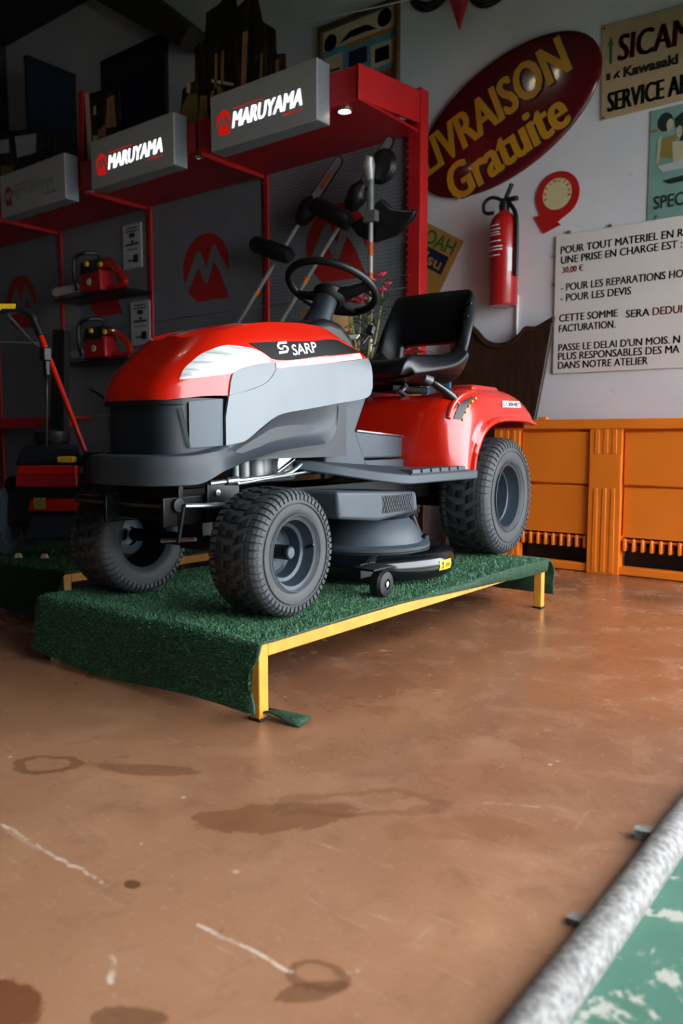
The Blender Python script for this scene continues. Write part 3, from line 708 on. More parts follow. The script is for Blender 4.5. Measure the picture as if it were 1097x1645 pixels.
# chassis, engine, steering gear
g = G()
for sd in (1, -1): g.box((sd * .125, .62, .315), (.012, 1.75, .085))
g.box((0, -.19, .34), (.27, .02, .11)); g.box((0, .62, .33), (.24, .9, .02)); g.build('chassis', 'black_metal', TR, bevel=.003)
g = G(); g.box((0, .24, .43), (.20, .30, .10)); g.box((0, .34, .52), (.16, .10, .12)); engine = g.build('engine_block', 'alu', TR, bevel=.012, seg=3)
g = G(); g.lathe([(.0, 0), (.028, 0), (.030, .01), (.030, .07), (.026, .08), (0, .08)], (.115, .155, .385), 'z', 20); g.build('oil_filter', 'alu', engine)
g = G(); g.lathe([(.0, 0), (.018, 0), (.018, .06), (0, .06)], (.125, .09, .395), 'z', 16); g.lathe([(0, 0), (.012, 0), (.012, .07), (0, .07)], (.125, .05, .39), 'z', 12); g.build('carburettor', 'alu', engine)
g = G(); g.box((.11, .30, .43), (.03, .085, .08)); g.bar((.127, .25, .41), (.127, .345, .455), .01, .012); g.build('crankcase_cover', 'chrome', engine, bevel=.006)
g = G(); g.tube(cat_rom([(.15, -.09, .392), (.15, -.03, .394), (.15, .10, .398), (.15, .25, .404), (.15, .31, .418), (.15, .35, .438)], 4), .0075, 10); g.tube([(.15, -.02, .394), (.15, .03, .396)], .013, 12); g.build('exhaust_pipe', 'chrome', TR)
g = G(); g.tube([(.16, .02, .385), (.16, .45, .415)], .005, 8); g.build('control_rod', 'chrome', TR)
g = G(); g.tube([(-.30, 0, .2), (.30, 0, .2)], .022, 12); g.box((0, 0, .22), (.10, .05, .09)); g.box((.145, -.03, .335), (.012, .14, .11)); g.build('front_axle', 'black_metal', TR, bevel=.003)
for q in ((.153, -.062, .362), (.153, .0, .318)):
    g = G(); g.lathe([(0, 0), (.010, 0), (.010, .006), (0, .008)], q, 'x', 12); g.build('bolt', 'chrome', TR)
g = G(); g.tube([(-.34, -.19, .334), (-.1, -.215, .334), (.138, -.205, .334)], .014, 12); g.build('front_bar', 'black_gloss', TR)
g = G(); g.lathe([(0, 0), (.020, 0), (.020, .008), (0, .010)], (.135, -.205, .334), 'x', 18); g.build('bar_cap', 'black', TR)
g = G(); g.tube([(.15, -.19, .332), (.20, -.06, .328)], .008, 10); g.lathe([(0, -.012), (.014, -.012), (.014, .012), (0, .012)], (.198, -.06, .328), 'z', 12); g.build('tie_rod', 'chrome', TR)
g = G(); g.tube([(.06, -.2, .225), (.19, -.19, .238)], .006, 8); g.build('drag_link', 'chrome', TR)
g = G(); g.tube([(.145, -.19, .33), (.13, -.2, .226)], .007, 8); g.build('drop_arm', 'black_metal', TR)
g = G(); g.tube([(-.2, 1.53, .265), (.2, 1.53, .265)], .03, 14); g.box((0, 1.5, .30), (.3, .28, .16)); g.build('transaxle', 'black_metal', TR, bevel=.01)
g = G(); g.box((.17, 1.02, .25), (.03, .05, .035)); g.build('linkage_block', 'alu', TR, bevel=.006)

# cutting deck
DC = (.16, .79, 0)
g = G(); g.lathe([(.255, .03), (.296, .020), (.306, .030), (.315, .050), (.318, .068), (.313, .088), (.298, .105), (.27, .114), (.20, .115), (0, .115)], DC, 'z', 56); deck = g.build('cutting_deck', 'black_gloss', TR, ang=40)
g = G(); g.lathe([(.22, .112), (.232, .116), (.234, .128), (.222, .134), (.205, .137), (.20, .148), (.196, .165), (.172, .205), (.15, .225), (0, .228)], (.16, .76, 0), 'z', 48); g.build('deck_dome', 'console', deck, ang=35)
g = G(); g.prism([(.29, .355), (.80, .327), (.815, .252), (.545, .236), (.30, .262)], YZ, .06, .345); cov = g.build('deck_cover', 'console', TR, bevel=.012, seg=3)
g = G(); g.prism([(.565, .324), (.775, .314), (.782, .258), (.560, .262)], YZ, .3445, .3465); gr = g.build('vent_grille', 'black', cov, bevel=.001)
g = G()
for k in range(-4, 15):
    for sg in (1, -1):
        y0 = .56 + k * .017; a, b = Vector((.3475, y0, .263)), Vector((.3475, y0 + sg * .034, .321))
        if sg < 0: a.y += .034; b.y += .034
        if min(a.y, b.y) > .558 and max(a.y, b.y) < .778: g.bar(a, b, .0025, .003, up=(1, 0, 0))
g.build('vent_mesh', 'console', gr, ang=0, kind='stuff')
g = G(); g.add([(.462, .70, .036), (.44, .785, .036), (.434, .783, .080), (.456, .70, .080)], [(0, 1, 2, 3)])
lab = []
g = G()
for a in range(4):
    pass
arc = [math.radians(d) for d in (-8, -4, 0, 4, 8)]
g.grid([[(DC[0] + r * math.cos(t), DC[1] + r * math.sin(t), z) for t in arc] for r, z in ((.3155, .046), (.3195, .062), (.3165, .082))]); g.build('warning_label', 'yellow_lbl', deck, ang=0)
g = G(); g.text('!', lambda a, b, d: (DC[0] + .3203 * math.cos(a * 3 - .09), DC[1] + .3203 * math.sin(a * 3 - .09), .052 + b), height=.026, width=.008, bold=.03); g.text('STOP', lambda a, b, d: (DC[0] + .3203 * math.cos(a * 3 - .02), DC[1] + .3203 * math.sin(a * 3 - .02), .056 + b), height=.014, width=.036, bold=.02)
g.build('label_print', 'ink', deck, ang=0)
g = G(); g.lathe([(0, -.022), (.040, -.022), (.047, -.012), (.047, .012), (.040, .022), (.018, .024), (.016, .018), (0, .018)], (.440, .405, .047), 'x', 28); dw = g.build('deck_wheel', 'black', TR, ang=30)
g = G(); g.lathe([(0, 0), (.010, 0), (.010, .006), (0, .008)], (.46, .405, .047), 'x', 12); g.build('wheel_bolt', 'chrome', dw)
g = G(); g.box((.405, .405, .098), (.09, .12, .008)); g.box((.36, .44, .08), (.008, .09, .05)); g.bar((.36, .44, .09), (.30, .60, .10), .02, .03); g.build('wheel_bracket', 'black_metal', TR, bevel=.002)
g = G(); g.tube([(.27, .98, .12), (.26, .95, .17), (.25, .93, .22)], .014, 10); g.build('deck_lift_arm', 'black_metal', TR)
g = G(); g.lathe([(0, 0), (.02, 0), (.02, .03), (0, .035)], (.28, .98, .11), 'z', 14); g.build('deck_nut', 'black_metal', TR)

# ------------------------------------------------------------------ display platforms with grass carpets
def platform(x0, x1, y0, y1, zt, label):
    t = thing('display_platform', label, 'platform', ((x0 + x1) / 2, (y0 + y1) / 2, 0), group=None); L = t.location
    s = .035
    for x in (x0 + s / 2, x1 - s / 2):
        g = G(); g.box((x, (y0 + y1) / 2, zt - s / 2), (s, y1 - y0 - 2 * s, s)); g.build('side_rail', 'yellow', t, off=L, bevel=.003)
        for y in (y0 + s / 2, y1 - s / 2):
            g = G(); g.box((x, y, (zt + .006) / 2), (s, s, zt - .006)); lg = g.build('leg', 'yellow', t, off=L, bevel=.003)
            g = G(); g.box((x, y, .004), (s * 1.15, s * 1.15, .008)); g.build('foot_cap', 'black', lg, off=L)
    for y in (y0 + s / 2, y1 - s / 2):
        g = G(); g.box(((x0 + x1) / 2, y, zt - s / 2), (x1 - x0 - 2 * s, s, s)); g.build('cross_rail', 'yellow', t, off=L, bevel=.003)
    g = G(); g.box(((x0 + x1) / 2, (y0 + y1) / 2, zt + .002), (x1 - x0 - .01, y1 - y0 - .01, .004)); g.build('deck_sheet', 'beam', t, off=L)
    return t
def carpet(x0, x1, y0, y1, zt, label, n_pile, lap_rear, seed, flap=True):
    rnd = random.Random(seed); L = ((x0 + x1) / 2, y0, zt)
    path = cat_rom([(y0 - .040, .028, 0), (y0 - .034, .08, 0), (y0 - .026, zt - .06, 0), (y0 - .014, zt - .01, 0), (y0 + .012, zt, 0), (y0 + .06, zt, 0)], 4)[:-1]
    n = 34; path += [Vector((y0 + .06 + (y1 - .05 - y0 - .06) * i / n, zt, 0)) for i in range(n)]
    path += cat_rom([(y1 - .05, zt, 0), (y1 + .02, zt - .004, 0), (y1 + .06, zt - .03, 0), (y1 + .085, zt - .07, 0), (y1 + .075, .10, 0), (y1 + .08, .05, 0)], 4)
    cols = [x0 - .006] + [x0 + .02 + (x1 - x0 - .04) * i / 20 for i in range(21)] + [x1 + .004, x1 + .010]
    def pt(i, j):
        p = path[i]; x = cols[j]; y, z = p.x, p.y
        t = (y - y0) / (y1 - y0)
        z += .0025 * math.sin(x * 13 + y * 7) * (1 if 0 < t < 1 else 0)
        if t < .02: y += .008 * math.sin(x * 9) * (1 - min(1, z / zt)); z += .010 * math.sin(x * 7) * (1 - min(1, z / zt)) * 1.5
        if j == len(cols) - 1:
            z -= lap_rear * max(0, min(1, (t - .35) / .5)) if 0 <= t <= 1.01 else 0
            if t < .02: z += 0; x -= .004
        if j == len(cols) - 1 and t < 0: x += .012 * math.sin(z * 40)
        return Vector((x, y, z))
    rows = [[pt(i, j) for j in range(len(cols))] for i in range(len(path))]
    g = G(); g.grid(rows); o = g.build('grass_carpet', 'carpet', ang=80, loc=L, off=L, solid=.006); tag(o, label, 'carpet')
    o.modifiers['solid'].offset = -1 ; o.data.flip_normals() if False else None
    # pile blades
    g = G(); V = []; F = []
    areas = []; tot = 0
    for i in range(len(rows) - 1):
        for j in range(len(cols) - 1):
            a, b, c, d = rows[i][j], rows[i][j + 1], rows[i + 1][j + 1], rows[i + 1][j]
            A = (b - a).cross(d - a).length; w = A * (2.2 if i < 34 else 1.0); tot += w; areas.append((tot, a, b, c, d))
    import bisect
    keys = [q[0] for q in areas]
    for k in range(n_pile):
        q = areas[bisect.bisect(keys, rnd.random() * tot)]; u, v = rnd.random(), rnd.random(); a, b, c, d = q[1:]
        p = a * (1 - u) * (1 - v) + b * u * (1 - v) + c * u * v + d * (1 - u) * v
        nrm = (b - a).cross(d - a).normalized()
        if nrm.z < -.2: nrm = -nrm
        if nrm.y > .3 and p.y < y0 + .1: nrm = -nrm
        h = rnd.uniform(.004, .009); an = rnd.uniform(0, 6.283); s_ = Vector((math.cos(an), math.sin(an), rnd.uniform(-.3, .3))) * .0013
        lean = Vector((rnd.uniform(-.6, .6), rnd.uniform(-.6, .6), rnd.uniform(-.4, .2))) * h
        o_ = len(V); V += [tuple(p - s_), tuple(p + s_), tuple(p + nrm * h + lean)]; F.append((o_, o_ + 1, o_ + 2))
    g.v, g.f, g.m = V, F, [0] * len(F)
    g.build('pile', 'pile', o, ang=0, off=L, recalc=False, kind='stuff')
    if flap:
        g = G(); g.grid([[Vector((x1 - .02 + a * .13, y0 + .01 + b * .05 + a * .02, .012 + .012 * math.sin(a * 5) * (1 - b) + .004)) for a in (0, .25, .5, .75, 1)] for b in (0, .5 , 1)])
        g.v = [(x, y + (0 if x < x1 + .08 else -.0), z) for x, y, z in g.v]
        g.build('corner_flap', 'carpet', o, off=L, solid=.006)
    return o
platform(-2.42, -1.42, 1.475, 3.27, .205, 'low yellow steel platform under the lawn tractor')
carpet(-2.42, -1.42, 1.475, 3.27, .216, 'green artificial grass carpet under the lawn tractor', 130000, .05, 3)
platform(-3.85, -2.77, 1.78, 3.3, .205, 'low yellow steel platform behind, carrying the walk-behind machine')
carpet(-3.85, -2.77, 1.78, 3.3, .216, 'dark green grass carpet under the walk-behind machine', 16000, .0, 5, flap=False)

# ------------------------------------------------------------------ orange bin
BX0, BX1, BY0, BY1, BH = -2.19, -.86, 4.28, 4.78, .845
t = thing('pallet_bin', 'large orange plastic pallet bin against the white wall', 'bin', ((BX0 + BX1) / 2, (BY0 + BY1) / 2, 0)); L = t.location
posts = [(-2.19, -2.03), (-1.617, -1.442), (-1.02, -.86)]
g = G(); g.box(((BX0 + BX1) / 2, BY0 + .06, .50), (BX1 - BX0 - .02, .03, .64)); g.box(((BX0 + BX1) / 2, BY1 - .02, .5), (BX1 - BX0, .03, .66)); g.box((BX0 + .02, (BY0 + BY1) / 2, .5), (.03, BY1 - BY0 - .04, .66)); g.box((BX1 - .02, (BY0 + BY1) / 2, .5), (.03, BY1 - BY0 - .04, .66)); g.box(((BX0 + BX1) / 2, (BY0 + BY1) / 2, .20), (BX1 - BX0 - .04, BY1 - BY0 - .04, .03))
body = g.build('bin_body', 'orange', t, off=L, bevel=.006)
for a, b in posts:
    g = G(); w = b - a; c = (a + b) / 2
    g.box((c, BY0 + .03, .415), (w, .07, .83)); 
    for k in (-1, 0, 1):
        g.box((c + k * w * .27, BY0 - .006, .74), (w * .15, .004, .17), taper=(.8, 1)); g.box((c + k * w * .27, BY0 - .006, .24), (w * .15, .005, .46), taper=(.8, 1))
    g.box((c, BY0 - .003, .55), (w * .94, .006, .20))
    g.build('post', 'orange', t, off=L, bevel=.006, seg=2)
for (a0, a1), (b0, b1) in zip(posts, posts[1:]):
    x0, x1 = a1, b0; c = (x0 + x1) / 2; w = x1 - x0
    for z0, z1, dy in ((.487, .775, .018), (.19, .478, .010)):
        g = G(); g.box((c, BY0 + .045 - dy / 2, (z0 + z1) / 2), (w - .012, .03 + dy, z1 - z0)); g.build('side_panel', 'orange', t, off=L, bevel=.008, seg=2)
    n = 9
    for k in range(n):
        x = x0 + w * (k + .5) / n; g = G(); g.box((x, BY0 + .035, .168), (.017, .05, .07), taper=(1, 1)); g.build('rib', 'orange', t, off=L, bevel=.004, seg=1)
    g = G(); g.box((c, BY0 + .035, .026), (w, .055, .045)); g.build('skid', 'orange', t, off=L, bevel=.005)
    g = G(); g.box((c, BY0 + .30, .08), (w, .40, .15)); g.build('fork_pocket', 'black', t, off=L)
g = G(); g.box(((BX0 + BX1) / 2, BY0 + .012, .815), (BX1 - BX0, .05, .055)); g.box(((BX0 + BX1) / 2, BY1 - .01, .815), (BX1 - BX0, .03, .055)); g.box((BX0 + .012, (BY0 + BY1) / 2, .815), (.03, BY1 - BY0, .055)); g.box((BX1 - .012, (BY0 + BY1) / 2, .815), (.03, BY1 - BY0, .055)); g.build('rim', 'orange', t, off=L, bevel=.006)
g = G(); g.box((-1.90, BY0 + .02, .848), (.055, .03, .02)); g.build('lifting_lug', 'orange', t, off=L, bevel=.006)

# ------------------------------------------------------------------ display wall unit (gondola)
GY = 4.75
UN = thing('display_wall_unit', 'tall red and grey shop display wall unit with overhead canopy', 'display unit', (-5.7, GY, 0)); L = UN.location
ups = [-3.06, -4.45, -5.87, -7.26, -8.5]
for k, x in enumerate(ups):
    w = .115 if k == 0 else .055; g = G(); g.box((x, GY + .02, 1.535), (w, .10 if k == 0 else .06, 3.07))
    u = g.build('upright', 'red_post', UN, off=L, bevel=.004)
    g = G()
    for i in range(56): g.box((x - (w / 2 - .014), GY - (.031 if k == 0 else .011), .25 + i * .05), (.013, .004, .028))
    g.build('slot_row', 'black', u, off=L, ang=0, kind='stuff')
def logo(g, cx, cz, hw, hh, fn, mr=0, mg=1):
    # rounded red badge with a zigzag peak cut through it
    P = []
    for k in range(49):
        a = math.radians(-16 + 256 * k / 48); P.append((cx + hw * math.cos(a), cz + hh * math.sin(a)))
    P2 = [(cx + hw * .98, cz - hh * .93), (cx - hw * .35, cz - hh * .93)]
    P = [p for p in P if p[1] > cz - hh * .93] ; P = P + [(cx - hw * .45, cz - hh * .96), (cx + hw * .95, cz - hh * .96)]
    n = len(P); g.add([fn(a, b, 0) for a, b in P], [tuple(range(n))], mr)
    def q(u, v): return (cx + u * hw, cz + v * hh)
    up = [(-.95, -.42), (-.38, .52), (-.22, .52), (.02, -.02), (.30, .62), (.42, .62), (1.02, -.30), (1.12, -.95), (.98, -.95)]
    lo = [(.98, -.95), (.60, -.2), (.36, .14), (.08, -.44), (-.06, -.44), (-.30, .05), (-.78, -.62)]
    Z = [q(*p) for p in up] + [q(*p) for p in lo[1:]]
    g.add([fn(a, b, -.0015) for a, b in Z], [tuple(range(len(Z)))], mg)
for k in range(4):
    x0, x1 = ups[k + 1] + .02, ups[k] - .045; g = G()
    zs = [.12, .95, 1.78, 2.90] if k else [.12, .95, 1.78, 2.90]
    for i in range(3):
        g = G(); g.box(((x0 + x1) / 2, GY + .008, (zs[i] + zs[i + 1]) / 2), (x1 - x0, .012, zs[i + 1] - zs[i] - .004)); pn = g.build('back_panel', 'peg' if k in (0,) else 'panel_grey', UN, off=L, bevel=.0015, seg=1)
    g = G(); logo(g, (-3.747, -5.147, -6.56, -8.01)[k], 2.165, .285, .282, lambda a, b, d: (a, GY - .0015 + d, b)); g.build('wall_emblem', ['logo_red', 'peg' if k == 0 else 'panel_grey'], UN, ang=0, off=L)
CX0, CX1 = -8.5, -3.02
g = G(); g.box(((CX0 + CX1) / 2, 4.055, 2.88), (CX1 - CX0, .03, .20)); g.build('canopy_fascia', 'red_post', UN, off=L, bevel=.004)
g = G(); g.box(((CX0 + CX1) / 2, 4.40, 2.79), (CX1 - CX0, .68, .02)); g.box(((CX0 + CX1) / 2, 4.40, 2.975), (CX1 - CX0, .68, .02)); g.build('canopy_shelf', 'red2', UN, off=L, bevel=.002)
for x in ups[:4]:
    g = G(); g.prism([(4.04, 2.78), (4.04, 2.985), (4.73, 3.05), (4.73, 2.84)], YZ, x - .012 + (.035 if x == ups[0] else 0), x + .012 + (.035 if x == ups[0] else 0)); g.build('canopy_arm', 'red_post', UN, off=L, bevel=.003)
    if x != ups[0]: g = G(); g.bar((x, 4.07, 2.765), (x, 4.72, 2.765), .02, .03); g.build('canopy_bracket', 'red2', UN, off=L)
for i, x in enumerate((-3.19, -4.52, -5.85, -7.04)):
    g = G(); g.lathe([(.050, 0), (.050, -.008), (.040, -.010), (.038, -.004), (0, -.004)], (x, 4.13, 2.78), 'z', 20); sp = g.build('spotlight', 'chrome', UN, off=L)
    g = G(); g.lathe([(0, -.0055), (.036, -.0055), (.036, -.0075), (0, -.009)], (x, 4.13, 2.78), 'z', 20); g.build('lamp_lens', 'lamp_glow' if i in (0, 3) else 'white', sp, off=L)
g = G(); g.box((-7.6, 4.50, .89), (1.6, .03, .10)); g.box((-7.6, 4.62, .93), (1.6, .24, .02)); g.build('lower_shelf', 'red_post', UN, off=L, bevel=.003)
g = G(); g.box((-6.4, 4.6, 2.035), (1.12, .28, .018)); g.build('shelf', 'black_metal', UN, off=L, bevel=.002)
g = G(); g.box((-6.4, 4.6, 1.435), (1.12, .28, .018)); g.build('shelf', 'black_metal', UN, off=L, bevel=.002)

# header signs
def header_sign(x0, x1, lit, label):
    z0, z1, y0, y1 = 2.672, 3.035, 3.92, 4.038
    t = thing('header_sign', label, 'sign', ((x0 + x1) / 2, y0, z0), group=None); L = t.location
    g = G(); g.box(((x0 + x1) / 2, (y0 + y1) / 2, (z0 + z1) / 2), (x1 - x0, y1 - y0, z1 - z0)); g.build('sign_box', 'sign_side', t, off=L, bevel=.004)
    g = G(); g.box(((x0 + x1) / 2, y0 - .003, (z0 + z1) / 2), (x1 - x0 - .004, .008, z1 - z0 - .004)); g.build('sign_face', 'sign_grey', t, off=L, bevel=.002)
    w = x1 - x0; yy = y0 - .0085; f = lambda a, b, d: (a, yy + d, b)
    mw, mr = ('lit_white', 'lit_red') if lit else ('unlit_white', 'unlit_red')
    g = G(); logo(g, x0 + w * .135, z0 + .165, .068, .082, f); g.build('emblem', [mr, 'sign_grey'], t, off=L, ang=0)
    g = G(); g.text('MARUYAMA', lambda a, b, d: (x0 + w * .225 + a, yy, z0 + .112 + b), width=w * .645, height=.102, shear=.22, thick=.0075); g.build('lettering', mw, t, off=L, ang=0)
    g = G(); g.text('SINCE 1895', lambda a, b, d: (x0 + w * .24 + a, yy, z0 + .232 + b), width=w * .30, height=.016, bold=.02) if False else g.box((x0 + w * .38, yy + .0005, z0 + .236), (w * .30, .001, .006)); g.box((x0 + w * .785, yy + .0005, z0 + .088), (w * .17, .001, .008)); g.build('accent_line', mr if lit else 'unlit_red', t, off=L, ang=0)
    return t
header_sign(-4.172, -3.235, True, 'large lit grey header sign with white lettering, end of canopy')
header_sign(-5.528, -4.55, True, 'middle lit grey header sign with white lettering on the canopy')
header_sign(-6.868, -5.882, False, 'unlit grey header sign with dim lettering, leftmost on the canopy')

# logos boards standing on the canopy
def forest_board(name, label, outline, y, prints=(), edge=None):
    x = sum(p[0] for p in outline) / len(outline); z = min(p[1] for p in outline); L = (x, y, z)
    t = thing(name, label, 'poster', L)
    g = G(); g.prism(outline, XZ(y), 0, .012); g.build('board', 'forest', t, off=L)
    for nm, m, poly in prints:
        g = G(); g.add([(a, y - .002, b) for a, b in poly], [tuple(range(len(poly)))]); g.build(nm, m, t, off=L, ang=0)
    if edge: g = G(); g.prism(edge, XZ(y), -.01, .10); g.build('side_edge', 'red_post', t, off=L)
    return t
forest_board('forest_poster', 'jagged cut-out dark forest poster standing above the large lit sign',
    [(-4.72, 2.99), (-3.66, 2.99), (-3.66, 3.24), (-3.74, 3.26), (-3.75, 3.42), (-3.86, 3.50), (-3.92, 3.72), (-4.10, 3.66), (-4.13, 3.85), (-4.26, 3.74), (-4.40, 3.72), (-4.42, 3.55), (-4.52, 3.53), (-4.53, 3.30), (-4.66, 3.27)], 4.1,
    [('trunk_print', 'bark_print', [(-4.07, 3.05), (-4.02, 3.05), (-3.99, 3.48), (-4.04, 3.48)]), ('trunk_print', 'bark_print', [(-3.75, 3.02), (-3.715, 3.02), (-3.71, 3.22), (-3.74, 3.22)]), ('trunk_print', 'bark_print', [(-4.26, 3.2), (-4.235, 3.2), (-4.225, 3.42), (-4.245, 3.42)]), ('trunk_print', 'olive_print', [(-3.90, 3.05), (-3.87, 3.05), (-3.855, 3.3), (-3.875, 3.3)]), ('sawdust_print', 'bark_print', [(-4.50, 3.0), (-4.40, 3.0), (-4.40, 3.16), (-4.47, 3.18)]), ('trunk_print', 'bark_print', [(-4.33, 3.12), (-4.30, 3.12), (-4.29, 3.42), (-4.315, 3.42)]),
     ('sawdust_print', 'olive_print', [(-4.70, 3.0), (-4.50, 3.0), (-4.50, 3.20), (-4.60, 3.22), (-4.67, 3.15)]), ('figure_print', 'sand_print', [(-4.62, 3.24), (-4.58, 3.22), (-4.57, 3.28), (-4.61, 3.30)]), ('saw_print', 'sand_print', [(-4.36, 3.24), (-4.14, 3.16), (-4.13, 3.175), (-4.35, 3.26)]), ('leg_print', 'olive_print', [(-4.38, 3.08), (-4.22, 3.12), (-4.27, 3.2), (-4.36, 3.18)])])
forest_board('forest_poster', 'forest poster with a pale trunk and red side edge behind the middle sign',
    [(-5.93, 2.99), (-5.43, 2.99), (-5.43, 3.50), (-5.93, 3.55)], 4.12,
    [('trunk_print', 'sand_print', [(-5.86, 3.02), (-5.79, 3.02), (-5.82, 3.55), (-5.88, 3.55)]), ('glove_print', 'sand_print', [(-5.80, 3.06), (-5.68, 3.08), (-5.69, 3.18), (-5.78, 3.20)]), ('bark_print', 'bark_print', [(-5.72, 3.02), (-5.60, 3.05), (-5.62, 3.25), (-5.72, 3.22)]), ('bark_print', 'bark_print', [(-5.62, 3.22), (-5.47, 3.2), (-5.49, 3.45), (-5.58, 3.44)]), ('face_print', 'sand_print', [(-5.77, 3.36), (-5.73, 3.35), (-5.73, 3.42), (-5.76, 3.43)])], edge=[(-5.985, 2.80), (-5.93, 2.80), (-5.89, 3.58), (-5.955, 3.58)])
forest_board('forest_poster', 'dim forest poster with pale shirts behind the unlit sign',
    [(-7.35, 2.99), (-6.02, 2.99), (-6.02, 3.12), (-6.50, 3.42), (-7.35, 3.58)], 4.12,
    [('shirt_print', 'card', [(-7.25, 3.36), (-7.05, 3.33), (-7.05, 3.45), (-7.25, 3.48)]), ('shirt_print', 'card', [(-6.92, 3.26), (-6.62, 3.24), (-6.60, 3.40), (-6.95, 3.45)]), ('helmet_print', 'olive_print', [(-7.25, 3.02), (-6.98, 3.05), (-7.0, 3.2), (-7.2, 3.25)]), ('hand_print', 'bark_print', [(-6.82, 3.0), (-6.5, 3.06), (-6.52, 3.14), (-6.75, 3.14)])])
t = thing('display_board', 'dark blue board jutting from the wall above the unlit sign', 'board', (-7.2, 4.7, 2.99)); L = t.location
g = G(); g.prism([(4.45, 2.99), (4.985, 2.99), (4.985, 4.33), (4.45, 4.33)], YZ, -7.30, -7.26); g.build('sheet', 'blue_dark', t, off=L)
g = G(); g.bar((-7.28, 4.45, 4.345), (-7.28, 4.985, 4.345), .06, .03); g.build('panel_rim', 'frame_dark', t, off=L)

# framed posters on the wall
def framed(name, label, x0, x1, z0, z1, mf, mb, prints):
    t = thing(name, label, 'framed poster', ((x0 + x1) / 2, WY, z0)); L = t.location; w = .035
    for nm, c, d in (('frame_rail', ((x0 + x1) / 2, WY - .02, z0), (x1 - x0 + w, .04, w)), ('frame_rail', ((x0 + x1) / 2, WY - .02, z1), (x1 - x0 + w, .04, w)), ('frame_stile', (x0, WY - .02, (z0 + z1) / 2), (w, .04, z1 - z0 - w)), ('frame_stile', (x1, WY - .02, (z0 + z1) / 2), (w, .04, z1 - z0 - w))):
        g = G(); g.box(c, d); g.build(nm, mf, t, off=L, bevel=.004)
    g = G(); g.box(((x0 + x1) / 2, WY - .008, (z0 + z1) / 2), (x1 - x0, .012, z1 - z0)); g.build('poster_sheet', mb, t, off=L)
    for nm, m, poly in prints:
        g = G(); g.add([(x0 + a * (x1 - x0), WY - .0155, z0 + b * (z1 - z0)) for a, b in poly], [tuple(range(len(poly)))]); g.build(nm, m, t, off=L, ang=0)
R4 = lambda a, b, c, d: [(a, b), (c, b), (c, d), (a, d)]
def disc(cx, cy, rx, ry, n=20): return [(cx + rx * math.cos(2 * PI * k / n), cy + ry * math.sin(2 * PI * k / n)) for k in range(n)]
framed('framed_poster', 'wooden framed pale blue poster with small machine pictures above the canopy', -4.08, -3.375, 3.02, 3.84, 'frame_wood', 'blue_print',
    [('top_print', 'sand_print', R4(.03, .80, .97, .97)), ('round_print', 'dark_print', disc(.13, .86, .09, .075)), ('round_print', 'dark_print', disc(.84, .90, .09, .075)), ('arc_print', 'blue_print', [(.25, .82), (.40, .90), (.62, .90), (.75, .83), (.6, .84), (.4, .84)]),
     ('stripe_print', 'orange_print', R4(.36, .76, .97, .80)), ('text_block', 'sand_print', R4(.05, .54, .30, .74)), ('text_line', 'ink_red', R4(.08, .60, .26, .62)), ('machine_print', 'ink_navy', R4(.38, .58, .62, .72)), ('framed_print', 'sand_print', R4(.67, .50, .95, .70)), ('inner_print', 'dark_print', R4(.72, .54, .90, .66)),
     ('machine_print', 'dark_print', R4(.40, .42, .62, .54)), ('stripe_print', 'orange_print', R4(.03, .36, .30, .44)), ('wheel_print', 'dark_print', disc(.82, .34, .11, .09)), ('engine_print', 'ink_red', R4(.74, .38, .95, .46)), ('bottom_print', 'sand_print', R4(.55, .12, .97, .22))])
framed('framed_poster', 'dark framed picture hung high behind the middle sign', -6.80, -5.885, 3.60, 4.34, 'frame_dark', 'dark_print', [('figure_print', 'ink_navy', R4(.2, .15, .8, .7))])

# pole tools leaning on the display wall
def pole_saw(tip, base, head, sl0, sl1, foot, label):
    t = thing('pole_saw', label, 'pole saw', (foot[0], foot[1], foot[2]), group='pole saws on the display wall'); L = t.location
    tip, base, head, foot = Vector(tip), Vector(base), Vector(head), Vector(foot)
    d = (tip - base).normalized(); n = Vector((-d.z, 0, d.x)); g = G(); P = []
    for k in range(9): a = -PI / 2 + PI * k / 8; P.append(tip + d * .028 * math.cos(a) - d * .028 + n * .036 * math.sin(a))
    P = [base - n * .040] + P + [base + n * .040]
    V = [p + Vector((0, -.004, 0)) for p in P] + [p + Vector((0, .004, 0)) for p in P]; m = len(P)
    g.add(V, [tuple(range(m)), tuple(range(m, 2 * m))] + [(i, (i + 1) % m, (i + 1) % m + m, i + m) for i in range(m)]); br = g.build('guide_bar', 'bar_grey', t, off=L, ang=0)
    g = G(); c = (tip + base) / 2; g.bar(c - d * .07 + Vector((0, -.006, 0)), c + d * .05 + Vector((0, -.006, 0)), .03, .002, up=(0, 1, 0)); g.build('bar_print', 'ink_red', br, off=L)
    g = G(); g.tube([p + Vector((0, 0, 0)) for p in P[:1] + P[1:]], .006, 5); g.build('saw_chain', 'black_metal', br, off=L)
    g = G(); g.tube([base + d * .03, base - d * .02 + n * .01, head, head - d * .09, head - d * .12], [.03, .06, .075, .055, .03], 12); g.build('gear_head', 'black', t, off=L, ang=50)
    g = G(); g.tube([head - d * .10, foot], .0155, 10); g.build('pole', 'pole_alu', t, off=L)
    sl0, sl1 = Vector(sl0), Vector(sl1); g = G(); g.tube([sl0, sl0.lerp(sl1, .06), sl0.lerp(sl1, .5), sl0.lerp(sl1, .94), sl1], [.045, .062, .066, .062, .045], 14); g.build('grip_sleeve', 'black', t, off=L, ang=50)
    mid = head.lerp(foot, .45); g = G(); g.tube([mid, mid + (foot - mid).normalized() * .05], .0175, 10); g.build('orange_band', 'orange', t, off=L)
